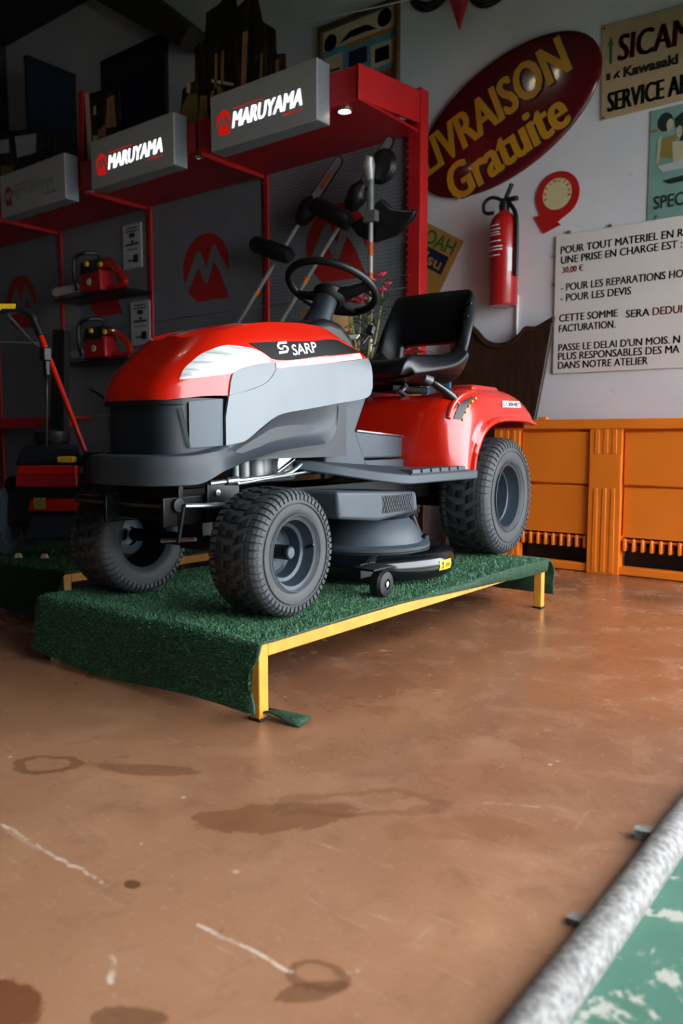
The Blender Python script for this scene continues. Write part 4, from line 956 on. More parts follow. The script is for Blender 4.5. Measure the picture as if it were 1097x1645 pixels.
pole_saw((-3.585, 4.60, 2.70), (-3.853, 4.60, 2.445), (-3.895, 4.60, 2.395), (-4.40, 4.55, 2.22), (-4.02, 4.55, 2.075), (-4.98, 4.58, 1.25), 'pole saw hung nearer the panel joint, its sleeve low on the pole')
pole_saw((-3.168, 4.62, 2.752), (-3.418, 4.62, 2.475), (-3.452, 4.62, 2.428), (-3.80, 4.56, 2.41), (-3.48, 4.56, 2.23), (-4.45, 4.60, 1.30), 'pole saw hung nearer the red end post, crossing the emblem')
t = thing('brush_cutter', 'upright brush cutter with white pole and black guard by the red end post', 'brush cutter', (-3.21, 4.45, 0.6)); L = t.location
g = G(); g.tube([(-3.215, 4.45, .62), (-3.218, 4.45, 2.50)], .0165, 12); g.build('pole', 'pole_alu', t, off=L)
g = G(); g.tube([(-3.217, 4.45, 2.22), (-3.218, 4.45, 2.48)], .024, 12); g.box((-3.20, 4.43, 2.20), (.09, .05, .07)); g.build('clamp', 'alu', t, off=L)
g = G(); g.tube([(-3.22, 4.45, 2.44), (-3.222, 4.43, 2.53), (-3.20, 4.41, 2.58)], [.024, .044, .026], 14); g.build('gear_head', 'pole_alu', t, off=L)
g = G(); g.lathe([(0, -.03), (.09, -.03), (.115, 0), (.10, .03), (0, .035)], (-3.16, 4.50, 2.53), 'y', 26); g.build('trimmer_head', 'black', t, off=L)
g = G(); g.prism([(-3.44, 2.20), (-3.30, 2.24), (-3.17, 2.33), (-3.08, 2.25), (-2.97, 2.22), (-2.89, 2.205), (-2.94, 2.14), (-3.06, 2.07), (-3.22, 2.05), (-3.36, 2.11)], XZ(4.49), 0, .05); g.build('guard', 'black', t, off=L, bevel=.015, seg=2)
for z in (1.75, 1.95):
    g = G(); g.tube([(-3.2165, 4.45, z), (-3.217, 4.45, z + .09)], .0178, 12); g.build('sticker_band', 'ink_red', t, off=L)

# chainsaws
def chainsaw(x, z, label, first=None):
    if first is not None:
        c = copy_tree(first); c.location = (x, 4.56, z); c['label'] = label; return c
    t = thing('chainsaw', label, 'chainsaw', (x, 4.56, z), group='chainsaws on the display shelves')
    g = G(); g.box((.02, 0, .12), (.34, .17, .20), taper=(.85, .9)); g.build('motor_housing', 'red2', t, bevel=.02, seg=3)
    g = G(); g.box((.0, 0, .25), (.30, .16, .12), taper=(.8, .8)); 
    for k in range(4): g.box((-.10 + k * .05, -.082, .26), (.02, .01, .07))
    g.build('top_cover', 'black', t, bevel=.015, seg=2)
    g = G(); g.tube(cat_rom([(-.16, -.09, .05), (-.20, -.09, .16), (-.19, -.09, .34), (-.10, -.05, .385), (-.05, .08, .38), (-.08, .10, .2)], 5), .018, 10); g.build('front_handle', 'black', t)
    g = G(); g.tube(cat_rom([(.10, 0, .26), (.26, 0, .24), (.40, 0, .14), (.44, 0, .07), (.34, 0, .045), (.18, 0, .05)], 5), [.03] * 4 + [.026] * 22, 10); g.build('rear_handle', 'red', t)
    g = G(); P = [(-.15, .04), (-.15, .11), (-.52, .115), (-.57, .09), (-.57, .06), (-.52, .035)]; g.prism(P, XZ(-.09), 0, .008); g.build('guide_bar', 'bar_grey', t)
    g = G(); g.lathe([(0, 0), (.022, 0), (.022, -.02), (0, -.022)], (.0, -.085, .27), 'y', 12); g.build('filler_cap', 'yellow_lbl', t)
    g = G(); g.lathe([(0, 0), (.022, 0), (.022, -.02), (0, -.022)], (.17, -.06, .25), 'y', 12); g.build('trigger_lock', 'yellow_lbl', t)
    g = G(); g.lathe([(0, 0), (.03, 0), (.03, -.008), (0, -.008)], (.02, -.085, .11), 'y', 16); g.build('badge', 'skin_print', t)
    return t
cs = chainsaw(-6.42, 2.044, 'red chainsaw on the upper display shelf')
cs2 = chainsaw(-6.38, 1.444, 'red chainsaw on the lower display shelf', cs)
# price cards
def price_card(x0, x1, z0, z1, label):
    t = thing('product_card', label, 'card', ((x0 + x1) / 2, GY - .02, z0), group='product cards on the display wall'); L = t.location
    g = G(); g.box(((x0 + x1) / 2, GY - .012, (z0 + z1) / 2), (x1 - x0, .012, z1 - z0)); g.build('sheet', 'card', t, off=L)
    h = z1 - z0; w = x1 - x0; g = G(); y = GY - .0185
    for a, b, c, d in ((.2, .90, .8, .93), (.15, .83, .85, .86), (.35, .70, .65, .80), (.15, .52, .85, .57), (.45, .58, .6, .64), (.2, .42, .8, .44), (.25, .16, .6, .20), (.55, .12, .82, .30)): g.add([(x0 + w * a, y, z0 + h * b), (x0 + w * c, y, z0 + h * b), (x0 + w * c, y, z0 + h * d), (x0 + w * a, y, z0 + h * d)], [(0, 1, 2, 3)])
    g.build('print', 'ink', t, off=L, ang=0)
price_card(-6.235, -5.97, 2.28, 2.67, 'white product card beside the upper chainsaw')
price_card(-6.145, -5.875, 1.585, 1.975, 'white product card beside the lower chainsaw')
g = G(); g.prism([(-7.06, .3), (-6.80, .3), (-6.70, 1.74), (-6.89, 1.76)], XZ(4.40), 0, .06); tag(g.build('leaning_board', 'frame_dark', loc=(-6.9, 4.4, .3), off=(-6.9, 4.4, .3)), 'narrow black board leaning under the chainsaw shelves', 'board')
g = G(); g.tube(cat_rom([(-6.65, 4.62, 1.2), (-6.45, 4.62, 1.12), (-6.20, 4.62, .93), (-6.10, 4.62, .75), (-6.10, 4.62, .45), (-6.12, 4.62, .1)], 6), .012, 8); tag(g.build('hanging_cable', 'black', loc=(-6.3, 4.62, .1), off=(-6.3, 4.62, .1)), 'black cable hanging down the grey panel', 'cable')

# ------------------------------------------------------------------ wall signs
t = thing('oval_sign', 'big tilted maroon oval sign with golden lettering on the wall', 'sign', (-2.53, WY - .03, 2.83)); L = t.location
A = math.radians(23.2); ca, sa = math.cos(A), math.sin(A)
def ov(u, v, y): return (-2.53 + u * ca - v * sa, y, 2.83 + u * sa + v * ca)
g = G(); n = 72; rings = []
for r, y in ((1, WY - .005), (1, WY - .022), (.985, WY - .030), (.93, WY - .036), (.6, WY - .044), (.3, WY - .047), (0.01, WY - .048)):
    rings.append([ov(.688 * r * math.cos(2 * PI * k / n), .384 * r * math.sin(2 * PI * k / n), y) for k in range(n)])
g.grid(rings, cu=True); g.build('plate', 'oval', t, off=L, ang=40)
def yo(u, v): rr = math.sqrt((u / .688) ** 2 + (v / .384) ** 2); return WY - .0505 + .014 * min(1, rr) ** 2
for nm, m, dx, dz, e in (('letter_shadow', 'ink', .010, -.010, .0), ('lettering', 'gold', 0, 0, .0025)):
    g = G()
    g.text('LIVRAISON', lambda a, b, d: ov(-.620 + dx + a - (b - .1) * .0, -.030 + dz + b, yo(-.62 + a, -.03 + b) - e - .002), width=1.125, height=.256, bold=.010, thick=.008)
    g.text('Gratuite', lambda a, b, d: ov(-.500 + dx + a, -.318 + dz + b, yo(-.5 + a, -.318 + b) - e - .002), width=.885, height=.255, bold=.008, thick=.010)
    g.build(nm, m, t, off=L, ang=0)
t = thing('service_sign', 'tan rectangular service sign with brown and black lettering', 'sign', (-1.6, WY - .02, 2.67)); L = t.location
tilt = -.045
def sv(a, b, y): return (-1.872 + a + b * .02 * -1, y, 2.672 + b + a * tilt * (b / .55))
g = G(); P = [(0, 0), (.66, 0), (.66, .545), (0, .545)]; g.prism(P, lambda a, b, d: sv(a, b, WY - .012 + d), 0, .010); g.build('plate', 'tan', t, off=L)
Y2 = WY - .0135
g = G(); g.text('SICAM', lambda a, b, d: sv(.100 + a, .318 + b, Y2), width=.415, height=.150, shear=.08, thick=.008); g.build('lettering', 'brown_letter', t, off=L, ang=0)
g = G(); g.text('Kawasaki', lambda a, b, d: sv(.130 + a, .215 + b, Y2), width=.315, height=.062, bold=.05); g.build('lettering', 'ink', t, off=L, ang=0)
g = G(); g.text('SERVICE APRES', lambda a, b, d: sv(.040 + a, .035 + b, Y2), width=.60, height=.115, thick=.006); g.build('lettering', 'ink', t, off=L, ang=0)
g = G(); g.add([sv(a, b, Y2) for a, b in R4(.028, .222, .052, .262)], [(0, 1, 2, 3)])
for P in ([(.072, .222), (.084, .222), (.096, .240), (.096, .262), (.072, .240)], [(.096, .262), (.115, .262), (.098, .242), (.115, .222), (.098, .222), (.088, .242)]): g.add([sv(a, b, Y2) for a, b in P], [tuple(range(len(P)))])
g.build('emblem', 'ink', t, off=L, ang=0)
g = G(); g.add([sv(a, b, Y2) for a, b in [(.045, .315), (.062, .315), (.062, .42), (.072, .42), (.052, .475), (.034, .42), (.045, .42)]], [tuple(range(7))]); g.build('arrow', 'ink_green', t, off=L, ang=0)
for a, b in ((.012, .012), (.012, .53)):
    g = G(); g.lathe([(0, 0), (.007, 0), (.006, -.003), (0, -.004)], sv(a, b, WY - .012), 'y', 10); g.build('screw', 'brown_letter', t, off=L)
# green poster
t = thing('green_poster', 'faded green poster with seated figures at the edge of the wall', 'poster', (-1.47, WY - .01, 2.03)); L = t.location
px0, pz0, pw, ph = -1.578, 2.03, .40, .625
g = G(); g.box((px0 + pw / 2, WY - .004, pz0 + ph / 2), (pw, .006, ph)); g.build('sheet', 'teal_card', t, off=L)
def pp(nm, m, poly):
    g = G(); g.add([(px0 + a * pw, WY - .0078 - pp.k * .0003, pz0 + b * ph) for a, b in poly], [tuple(range(len(poly)))]); g.build(nm, m, t, off=L, ang=0); pp.k += 1
pp.k = 0
pp('upper_print', 'olive_print', R4(.0, .80, .1, .82)); pp('hair_print', 'dark_print', disc(.21, .87, .11, .085)); pp('face_print', 'skin_print', disc(.28, .835, .05, .055)); pp('body_print', 'olive_print', [(.15, .72), (.36, .74), (.36, .52), (.14, .56)]); pp('arm_print', 'skin_print', [(.11, .72), (.17, .76), (.15, .52), (.10, .50)])
pp('hair_print', 'dark_print', [(.34, .88), (.46, .93), (.58, .86), (.60, .66), (.50, .60), (.42, .66), (.45, .76), (.36, .80)]); pp('face_print', 'skin_print', disc(.415, .755, .045, .055)); pp('body_print', 'skin_print', [(.32, .68), (.52, .66), (.52, .45), (.34, .5)]); pp('table_print', 'card', [(.12, .48), (.9, .52), (.9, .42), (.2, .42)]); pp('shade_print', 'dark_print', [(.2, .34), (.9, .38), (.9, .31), (.3, .30)])
g = G(); g.text('SPECIALE', lambda a, b, d: (px0 + .035 + a, WY - .012, pz0 + .055 + b), width=.33, height=.075, bold=.01); g.build('lettering', 'dark_print', t, off=L, ang=0)
# extinguisher pictogram sign
t = thing('extinguisher_sign', 'round red extinguisher sign with cream centre and down arrow', 'sign', (-2.147, WY - .01, 2.06)); L = t.location
cx, cz, r0 = -2.147, 2.278, .146
P = [(cx + r0 * math.cos(math.radians(a)), cz + r0 * math.sin(math.radians(a))) for a in range(-62, 209, 6)]
P += [(-2.262, 2.17), (-2.302, 2.166), (-2.235, 2.052), (-2.118, 2.092), (-2.142, 2.112)]
g = G(); g.prism(P, XZ(WY - .008), 0, .006); g.build('plate', 'sticker_red', t, off=L, ang=0)
g = G(); P = disc(cx, cz + .008, .098, .098, 40); g.add([(a, WY - .0095, b) for a, b in P], [tuple(range(40))]); g.build('disc', 'sticker_cream', t, off=L, ang=0)
word = 'EXTINCTEUR'
for k, chh in enumerate(word):
    g = G(); a = math.radians(196 - k * (212 / 9)); c_, s_ = math.cos(a), math.sin(a); v, f = text_geo(chh, height=.022, bold=.02); wd = max(p[0] for p in v)
    g.add([(cx + (.082 + (q[1] - .011)) * c_ + (q[0] - wd / 2) * s_, WY - .0105, cz + .008 + (.082 + (q[1] - .011)) * s_ - (q[0] - wd / 2) * c_) for q in v], f)
    g.build('letter', 'sticker_red', t, off=L, ang=0)
# fire extinguisher
t = thing('fire_extinguisher', 'red fire extinguisher with black hose hung on the white wall', 'fire extinguisher', (-2.46, 4.9, 1.6)); L = t.location
c = (-2.46, 4.885, 1.6)
g = G(); g.lathe([(0, 0), (.088, 0), (.095, .012), (.095, .50), (.088, .545), (.065, .58), (.035, .60), (.03, .62), (0, .62)], c, 'z', 32); g.build('cylinder', 'ext_red', t, off=L, ang=40)
g = G(); g.lathe([(.0955, .28), (.0960, .28), (.0960, .50), (.0955, .50)], c, 'z', 32); 
lb = G(); 
for zz, ww in ((.50, .07), (.475, .09), (.455, .08), (.44, .09), (.40, .10), (.365, .12), (.345, .12), (.31, .09)):
    lb.grid([[(c[0] + .0965 * math.sin(a), c[1] - .0965 * math.cos(a), c[2] + zz + h) for a in [(-ww / .19) + (2 * ww / .19) * k / 6 - .25 for k in range(7)]] for h in (0, .008)])
lb.build('label_print', 'white', t, off=L, ang=0)
g = G(); g.grid([[(c[0] + .0966 * math.sin(a), c[1] - .0966 * math.cos(a), c[2] + z) for a in (.75, .9, 1.05)] for z in (.21, .36)]); g.build('side_label', 'white', t, off=L, ang=0)
g = G(); g.lathe([(0, .60), (.032, .60), (.036, .64), (.028, .68), (0, .685)], c, 'z', 18); g.bar((c[0] - .02, c[1], 2.275), (c[0] + .10, c[1] - .02, 2.27), .03, .028); g.bar((c[0], c[1], 2.27), (c[0] + .055, c[1] - .01, 2.37), .028, .018); g.build('valve', 'black', t, off=L, bevel=.004)
g = G(); g.tube(cat_rom([(c[0] + .01, c[1], 2.265), (c[0] - .07, c[1] - .03, 2.30), (c[0] - .125, c[1] - .04, 2.27), (c[0] - .12, c[1] - .04, 2.21), (c[0] - .06, c[1] - .03, 2.20)], 5), .012, 8); g.build('carry_handle', 'black', t, off=L)
g = G(); g.tube(cat_rom([(c[0] + .04, c[1] - .01, 2.25), (c[0] + .095, c[1] - .03, 2.17), (c[0] + .108, c[1] - .035, 2.02), (c[0] + .108, c[1] - .035, 1.83), (c[0] + .106, c[1] - .035, 1.78)], 5), .014, 10); g.build('hose', 'black', t, off=L)
g = G(); g.box((c[0], 4.985, 2.0), (.05, .03, .12)); g.build('wall_bracket', 'black_metal', t, off=L)
g = G(); g.tube([(-2.405, WY - .012, 1.22), (-2.405, WY - .012, 1.68)], .009, 8); tag(g.build('wall_conduit', 'white', loc=(-2.405, WY - .012, 1.22), off=(-2.405, WY - .012, 1.22)), 'thin white conduit on the wall below the extinguisher', 'conduit')
# notice board
t = thing('notice_board', 'large pale notice board with rows of black printed text', 'notice board', (-1.72, WY - .02, 1.145)); L = t.location
g = G(); g.box((-1.715, WY - .010, 1.588), (.86, .012, .872)); g.build('sheet', 'paper', t, off=L, bevel=.002)
def nx(px): return -2.111 + (px - 899) * (.739 / 196.0)   # column of the printed text -> X on the board
lines = [('POUR TOUT MATERIEL EN R', 0, .742, 1.905, 'ink'), ('UNE PRISE EN CHARGE EST :', 0.003, .735, 1.842, 'ink'), ('30,00 €', 0.012, .135, 1.778, 'ink_red'),
         ('- POUR LES REPARATIONS HO', .006, .745, 1.672, 'ink'), ('- POUR LES DEVIS', .006, .445, 1.606, 'ink'), ('CETTE SOMME', .0, .375, 1.480, 'ink'), ('SERA', .425, .14, 1.468, 'ink'), ('DEDUI', .585, .165, 1.468, 'ink_red'), ('FACTURATION.', .0, .362, 1.414, 'ink'),
         ("PASSE LE DELAI D'UN MOIS. N", 0, .745, 1.295, 'ink'), ('PLUS RESPONSABLES DES MA', 0, .745, 1.238, 'ink'), ('DANS NOTRE ATELIER', 0, .565, 1.181, 'ink')]
for s_, a0, w_, z_, m_ in lines:
    g = G(); g.text(s_, lambda a, b, d: (-2.108 + a0 + a, WY - .0175, z_ + b), width=w_, height=.046, thick=.0016); g.build('text_line', m_, t, off=L, ang=0)
for x, z in ((-2.06, 2.037), (-1.80, 2.035), (-1.52, 2.04), (-2.158, 1.90), (-2.158, 1.72)):
    g = G(); g.lathe([(0, 0), (.010, 0), (.010, -.012), (0, -.014)], (x, WY - .002, z), 'y', 10); g.build('standoff', 'gunmetal', t, off=L)
# yellow card behind the post
t = thing('yellow_sign', 'tilted yellow cardboard sign partly hidden by the red end post', 'sign', (-3.0, WY - .01, 1.8)); L = t.location
A2 = math.radians(-30); c2, s2 = math.cos(A2), math.sin(A2)
def yl(u, v, d=0): return (-2.819 + u * c2 - v * s2, WY - .004 - d, 2.092 + u * s2 + v * c2)
g = G(); g.prism([(-.55, 0), (0, 0), (0, -.42), (-.55, -.42)], lambda a, b, d: yl(a, b, d), 0, .005); g.build('sheet', 'kraft', t, off=L, ang=0)
g = G(); g.text('NOAH', lambda a, b, d: yl(-.40 + a, -.125 + b, .006), width=.36, height=.10, bold=.02); g.build('lettering', 'ink_green', t, off=L, ang=0)
g = G(); g.add([yl(a, b, .0055) for a, b in R4(-.38, -.27, -.05, -.14)], [(0, 1, 2, 3)]); g.build('label_patch', 'ink_navy', t, off=L, ang=0)
g = G(); g.text("n'su", lambda a, b, d: yl(-.31 + a, -.25 + b, .0065), width=.23, height=.085, bold=.02); g.build('lettering', 'kraft', t, off=L, ang=0)
# carved headboard behind the bin
t = thing('carved_headboard', 'dark carved wooden headboard leaning behind the bin', 'headboard', (-2.4, 4.9, 0)); L = t.location
top = cat_rom([(-2.86, 1.50, 0), (-2.76, 1.52, 0), (-2.68, 1.49, 0), (-2.60, 1.41, 0), (-2.53, 1.375, 0), (-2.44, 1.37, 0), (-2.36, 1.41, 0), (-2.31, 1.46, 0), (-2.24, 1.455, 0), (-2.18, 1.48, 0), (-2.112, 1.51, 0)], 4)
P = [(p.x, p.y) for p in top] + [(-2.16, 1.15), (-2.215, .80), (-2.23, .0), (-2.86, .0)]
sh = lambda a, b, d: (a, 4.80 + .10 * b / 1.5 + d, b)
g = G(); g.prism(P, sh, 0, .035); g.build('panel', 'wood_dark', t, off=L, bevel=.006)
g = G(); g.tube([sh(p.x, p.y - .03, -.004) for p in top], .010, 6); g.build('carved_moulding', 'wood_dark', t, off=L)
# bunting
t = thing('bunting', 'red pennant bunting strung high on the wall', 'bunting', (-2.83, WY - .05, 3.45)); L = t.location
g = G(); g.tube(cat_rom([(-4.4, 4.93, 3.95), (-3.4, 4.93, 3.80), (-2.83, 4.93, 3.75), (-2.2, 4.93, 3.80), (-1.4, 4.93, 3.95)], 6), .006, 6); g.build('cord', 'white', t, off=L)
for x in (-2.83, -1.9):
    z = 3.76 + (.05 if x != -2.83 else 0)
    g = G(); g.grid([[(x - .115, 4.925, z), (x + .02, 4.905, z), (x + .115, 4.925, z)], [(x - .06, 4.92, z - .15), (x + .01, 4.90, z - .15), (x + .06, 4.92, z - .15)], [(x - .006, 4.92, z - .305), (x, 4.915, z - .31), (x + .006, 4.92, z - .305)]]); g.build('pennant', 'fabric_red', t, off=L)
t = thing('cable_coil', 'grey cable coils hung at the top of the wall beside the red pennant', 'cable', (-2.9, WY - .03, 3.62)); L = t.location
for cx, cz, rr in ((-3.08, 3.87, .19), (-2.63, 3.735, .17)):
    g = G()
    for q in range(3): g.tube([(cx + (rr - q * .02) * math.cos(2 * PI * k / 40), WY - .03 - q * .008, cz + (rr - q * .02) * math.sin(2 * PI * k / 40)) for k in range(40)], .011, 6, closed=True)
    g.build('loop', 'black', t, off=L)
# unseen ceiling lamp, added where the oval sign's highlights would reflect it
t = thing('pendant_lamp', 'twin bulb pendant lamp hanging from the ceiling', 'lamp', (-3.6, 1.69, 5.0)); L = t.location
g = G(); g.tube([(-3.6, 1.69, 5.0), (-3.6, 1.69, 4.70)], .012, 8); g.box((-3.6, 1.69, 4.69), (.5, .06, .04)); g.build('bar', 'black_metal', t, off=L)
for dx in (-.19, .19):
    g = G(); g.lathe([(0, -.09), (.04, -.075), (.055, -.04), (.04, -.005), (.02, .02), (0, .02)], (-3.6 + dx, 1.69, 4.66), 'z', 18); g.build('bulb', 'lamp_glow', t, off=L)

# ------------------------------------------------------------------ plants and crate behind the seat
t = thing('plant_stand', 'low dark plant stand behind the tractor', 'stand', (-2.80, 4.02, 0)); L = t.location
g = G(); g.box((-2.80, 4.02, .91), (.80, .34, .03)); g.build('top', 'wood_dark', t, off=L, bevel=.004)
for sx in (-.36, .36):
    for sy in (-.13, .13):
        g = G(); g.box((-2.80 + sx, 4.02 + sy, .45), (.04, .04, .895)); g.build('leg', 'wood_dark', t, off=L, bevel=.003)
t = thing('blue_crate', 'blue plastic crate of flowers on the plant stand', 'crate', (-2.58, 4.0, .925)); L = t.location
g = G(); x0, x1, y0, y1 = -2.80, -2.41, 3.88, 4.13
g.box(((x0 + x1) / 2, y0, 1.145), (x1 - x0, .015, .06)); g.box(((x0 + x1) / 2, y1, 1.145), (x1 - x0, .015, .06)); g.box((x0, (y0 + y1) / 2, 1.145), (.015, y1 - y0, .06)); g.box((x1, (y0 + y1) / 2, 1.145), (.015, y1 - y0, .06)); g.box(((x0 + x1) / 2, (y0 + y1) / 2, .935), (x1 - x0, y1 - y0, .02)); g.build('crate_body', 'blue_crate', t, off=L, bevel=.004)
for x in (x0 + .01, (x0 + x1) / 2, x1 - .01):
    for y in (y0, y1): g = G(); g.box((x, y, 1.04), (.03, .02, .20)); g.build('upright', 'blue_crate', t, off=L, bevel=.003)
def potted(name, label, x, y, z, hts, seed, flowers):
    rnd = random.Random(seed); t = thing(name, label, 'plant', (x, y, z)); L = t.location
    g = G(); g.lathe([(0, 0), (.055, 0), (.075, .12), (.082, .125), (.082, .145), (.072, .145), (.068, .11), (0, .105)], (x, y, z), 'z', 20); g.build('pot', 'cardboard', t, off=L)
    fol = G()
    for dx, dy, h in hts:
        base = Vector((x, y, z + .1)); topp = Vector((x + dx, y + dy, z + h)); mid = base.lerp(topp, .5) + Vector((rnd.uniform(-.03, .03), 0, .03))
        pth = cat_rom([base, mid, topp], 6); g = G(); g.tube(pth, [.010 - .006 * k / (len(pth) - 1) for k in range(len(pth))], 6); g.build('stem', 'stem', t, off=L)
        for k in range(15):
            f = .2 + .8 * k / 14; i = min(int(f * (len(pth) - 1)), len(pth) - 2); p = pth[i].lerp(pth[i + 1], f * (len(pth) - 1) - i)
            an = rnd.uniform(0, 6.283); ln = rnd.uniform(.13, .2); d = Vector((math.cos(an), math.sin(an), rnd.uniform(.1, .7))).normalized(); s_ = d.cross(Vector((0, 0, 1))).normalized()
            pts = [p + d * ln * q + Vector((0, 0, -.06 * q * q)) for q in (0, .3, .65, 1)]; wd = (.003, .013, .012, .001)
            fol.grid([[a - s_ * w, a + Vector((0, 0, -.003)), a + s_ * w] for a, w in zip(pts, wd)])
    fol.build('foliage', 'leaf', t, off=L, kind='stuff', recalc=False)
    for fx, fy, fz in flowers:
        g = G()
        for k in range(5):
            a = k * 1.2566; d = Vector((math.cos(a), math.sin(a) * .8, .45)); s_ = Vector((-math.sin(a), math.cos(a), 0)); c = Vector((fx, fy, fz))
            g.grid([[c - s_ * .004, c + s_ * .004], [c + d * .022 - s_ * .018, c + d * .022 + s_ * .018], [c + d * .04 - s_ * .010, c + d * .04 + s_ * .010 + Vector((0, 0, -.004))]])
        g.build('flower', 'flower', t, off=L, ang=60, solid=.002)
potted('potted_oleander', 'pink flowering oleander rising behind the tractor seat', -2.95, 4.0, .925, [(-.12, 0, .45), (.06, .02, .70), (-.05, -.05, .55), (.12, .05, .76), (0, .05, .62), (-.2, .02, .5)], 4, [(-2.82, 3.98, 1.69), (-2.86, 3.95, 1.66), (-2.78, 4.0, 1.64), (-2.84, 4.03, 1.71), (-2.89, 3.97, 1.63), (-2.79, 3.96, 1.60)])
potted('potted_flowers', 'small red flowering plant in front of the grey panel behind the steering wheel', -3.13, 4.16, .925, [(-.05, 0, .60), (.05, 0, .64), (.0, .04, .5)], 9, [(-3.15, 4.16, 1.60), (-3.10, 4.14, 1.62), (-3.19, 4.15, 1.60), (-3.12, 4.18, 1.59), (-3.07, 4.15, 1.60)])
potted('potted_flowers', 'small plant with red blooms standing in the blue crate', -2.60, 4.0, .946, [(-.06, 0, .30), (.06, 0, .34), (0, .02, .28)], 12, [(-2.63, 3.98, 1.24), (-2.57, 3.97, 1.27), (-2.66, 3.98, 1.22), (-2.52, 3.98, 1.23)])
t = thing('cardboard_box', 'brown cardboard box on the floor by the display wall', 'box', (-3.45, 4.45, 0)); L = t.location
g = G(); g.box((-3.46, 4.28, .80), (.28, .22, 1.6)); g.build('carton', 'cardboard', t, off=L, bevel=.004)
g = G(); g.box((-3.46, 4.168, .80), (.05, .002, 1.58)); g.build('tape', 'tan', t, off=L)

# ------------------------------------------------------------------ walk-behind machine on the second platform
t = thing('walk_behind_scarifier', 'red walk-behind scarifier with tall red handle on the second platform', 'garden machine', (-3.3, 2.15, .2165)); L = t.location
BX = Vector((-.789, -.614, 0))     # towards the left of the machine
tb, tt, bd, br = Vector((-3.04, 2.081, .683)), Vector((-3.222, 1.999, 1.184)), Vector((-3.262, 1.982, 1.275)), Vector((-3.30, 1.957, 1.298))
g = G(); g.tube([tb, tb.lerp(tt, .5), tt], .0115, 12); g.build('handle_tube', 'red', t, off=L)
g = G(); g.tube(cat_rom([tt, tt.lerp(bd, .6), bd, br, br + BX * .08], 5), .018, 12); g.build('hand_grip', 'black', t, off=L)
g = G(); g.tube([br + BX * .03, br + BX * .50], .016, 12); g.build('cross_bar', 'black', t, off=L)
q = br + Vector((0, 0, .012)) + Vector((.614, -.789, 0)) * .014
g = G(); g.bar(q + BX * .02, q + BX * .48, .006, .026, up=(0, 0, 1)); g.build('grip_label', 'yellow_lbl', t, off=L)
g = G(); g.tube([tb + BX * .52, tt + BX * .52, bd + BX * .52], .0115, 12); g.build('handle_tube', 'red', t, off=L)
g = G(); g.tube([br + BX * .06 + Vector((0, 0, -.02)), tt + BX * .04 + Vector((0, 0, -.02)), tt + Vector((.02, 0, -.06))], .006, 8); g.build('dead_man_lever', 'chrome', t, off=L)
g = G(); g.tube([tt + Vector((0, 0, -.03)), tt + BX * .30 + Vector((0, 0, -.02)), tt + BX * .52], .004, 6); g.build('control_wire', 'chrome', t, off=L)
g = G(); g.box(tt + BX * .0 + Vector((.03, 0, -.08)), (.04, .04, .06)); g.box(tt + BX * .0 + Vector((.035, 0, -.14)), (.025, .025, .07)); g.build('throttle', 'black', t, off=L, bevel=.006)
g = G(); g.tube(cat_rom([tt + Vector((.035, 0, -.17)), tb + BX * .16 + Vector((0, 0, .25)), tb + BX * .17 + Vector((0, 0, .02))], 6), .006, 8); g.build('throttle_cable', 'black', t, off=L)
Rz = rotm('Z', math.radians(38))
def mb(u, v, z): return Vector((-3.16, 2.02, 0)) + BX * u + Vector((-.614, .789, 0)) * v + Vector((0, 0, z))
RM = Matrix((BX, Vector((-.614, .789, 0)), Vector((0, 0, 1)))).transposed()
g = G(); g.box(mb(.02, .18, .46), (.52, .36, .22), RM, taper=(.9, .8)); hs = g.build('deck_housing', 'black', t, off=L, bevel=.02, seg=2)
g = G(); g.box(mb(.05, .03, .60), (.26, .06, .04), RM); g.box(mb(.05, .02, .565), (.26, .03, .05), RM); g.build('red_flap', 'red', t, off=L, bevel=.005)
g = G(); g.box(mb(.05, 0.0, .55), (.27, .02, .05), RM); g.build('lower_flap', 'red2', t, off=L, bevel=.005)
g = G(); g.box(mb(-.0, .0, .447), (.27, .04, .055), RM, taper=(.9, .9)); g.build('front_guard', 'red', t, off=L, bevel=.008)
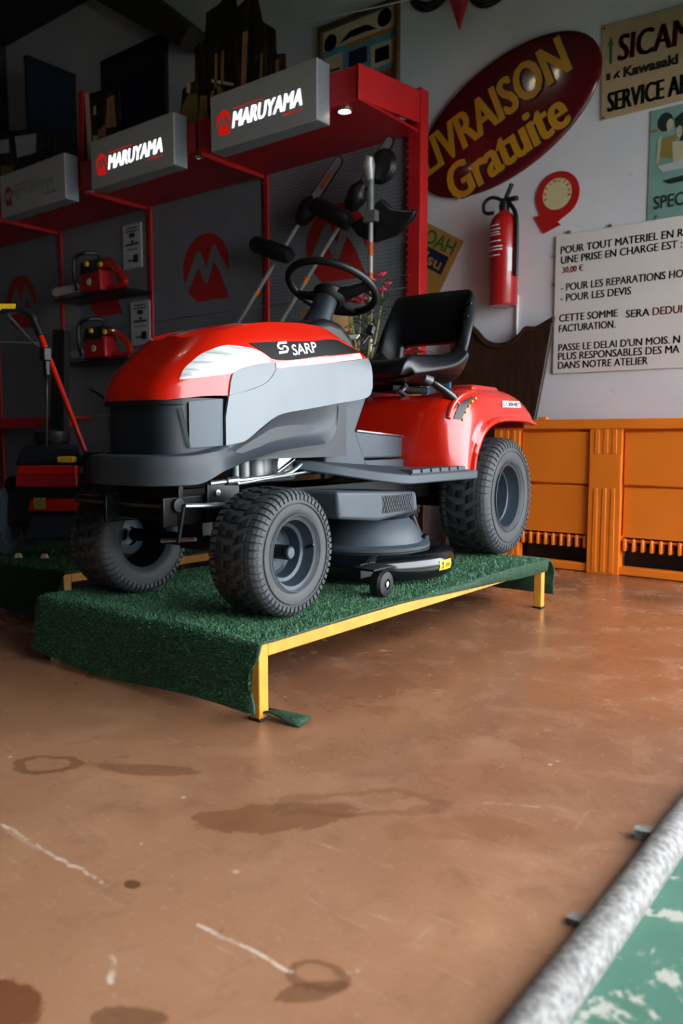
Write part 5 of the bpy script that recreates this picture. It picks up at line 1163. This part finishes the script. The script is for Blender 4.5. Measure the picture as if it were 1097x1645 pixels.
g = G(); g.box(mb(.075, -.03, .455), (.05, .006, .05), RM); g.build('guard_label', 'olive_print', t, off=L)
g = G(); g.box(mb(-.025, .05, .645), (.075, .05, .028), RM); g.build('oil_cap', 'yellow_lbl', t, off=L, bevel=.006)
g = G(); g.box(mb(.06, .22, .66), (.34, .30, .10), RM, taper=(.8, .8)); g.build('engine_cover', 'grille', t, off=L, bevel=.02, seg=2)
g = G(); g.lathe([(0, 0), (.07, 0), (.08, .02), (.08, .06), (0, .07)], mb(.1, .22, .71), 'z', 20); g.build('recoil_starter', 'black', t, off=L)
g = G(); g.box(mb(-.16, .14, .60), (.13, .22, .16), RM); g.build('gear_case', 'black', t, off=L, bevel=.02)
g = G(); g.box(mb(-.02, .02, .345), (.36, .10, .11), RM, taper=(.75, 1)); g.build('rear_skirt', 'blue_dark', t, off=L, bevel=.01)
RX = RM @ rotm('Y', PI / 2)
for u, v in ((.27, .05), (-.20, .36), (.27, .42)):
    g = G(); g.lathe([(0, -.03), (.10, -.03), (.14, -.028), (.155, -.015), (.155, .015), (.14, .028), (.10, .03), (0, .03)], mb(u, v, .373), 'z', 36, R=RX); w_ = g.build('wheel', 'rubber', t, off=L)
    g = G(); g.lathe([(.12, -.036), (.128, -.034), (.128, .034), (.12, .036), (.10, .02), (.04, .012), (0, .012)], mb(u, v, .373), 'z', 36, R=RX); g.build('wheel_rim', 'pod', w_, off=L)
for x, y, lb in ((-3.25, 1.87, 'small beige chock on the dark grass carpet, farther from the tractor wheel'), (-3.15, 1.935, 'small beige chock on the dark grass carpet, nearer the tractor wheel')):
    g = G(); g.box((x, y, .228), (.036, .022, .02), rotm('Z', .6), taper=(.6, .6)); tag(g.build('wheel_chock', 'sand_print', loc=(x, y, .216), off=(x, y, .216), bevel=.004), lb, 'chock')

# practical lamps
for i, x in enumerate((-3.19, -7.04)):
    spot_light('canopy_spot', (x, 4.13, 2.765), (x, 4.35, 0), 3.0, (1.0, .85, .6), 1.6)
for dx in (-.19, .19): point_light('pendant_light', (-3.6 + dx, 1.69, 4.52), 1.0, (1.0, .9, .75), .05)
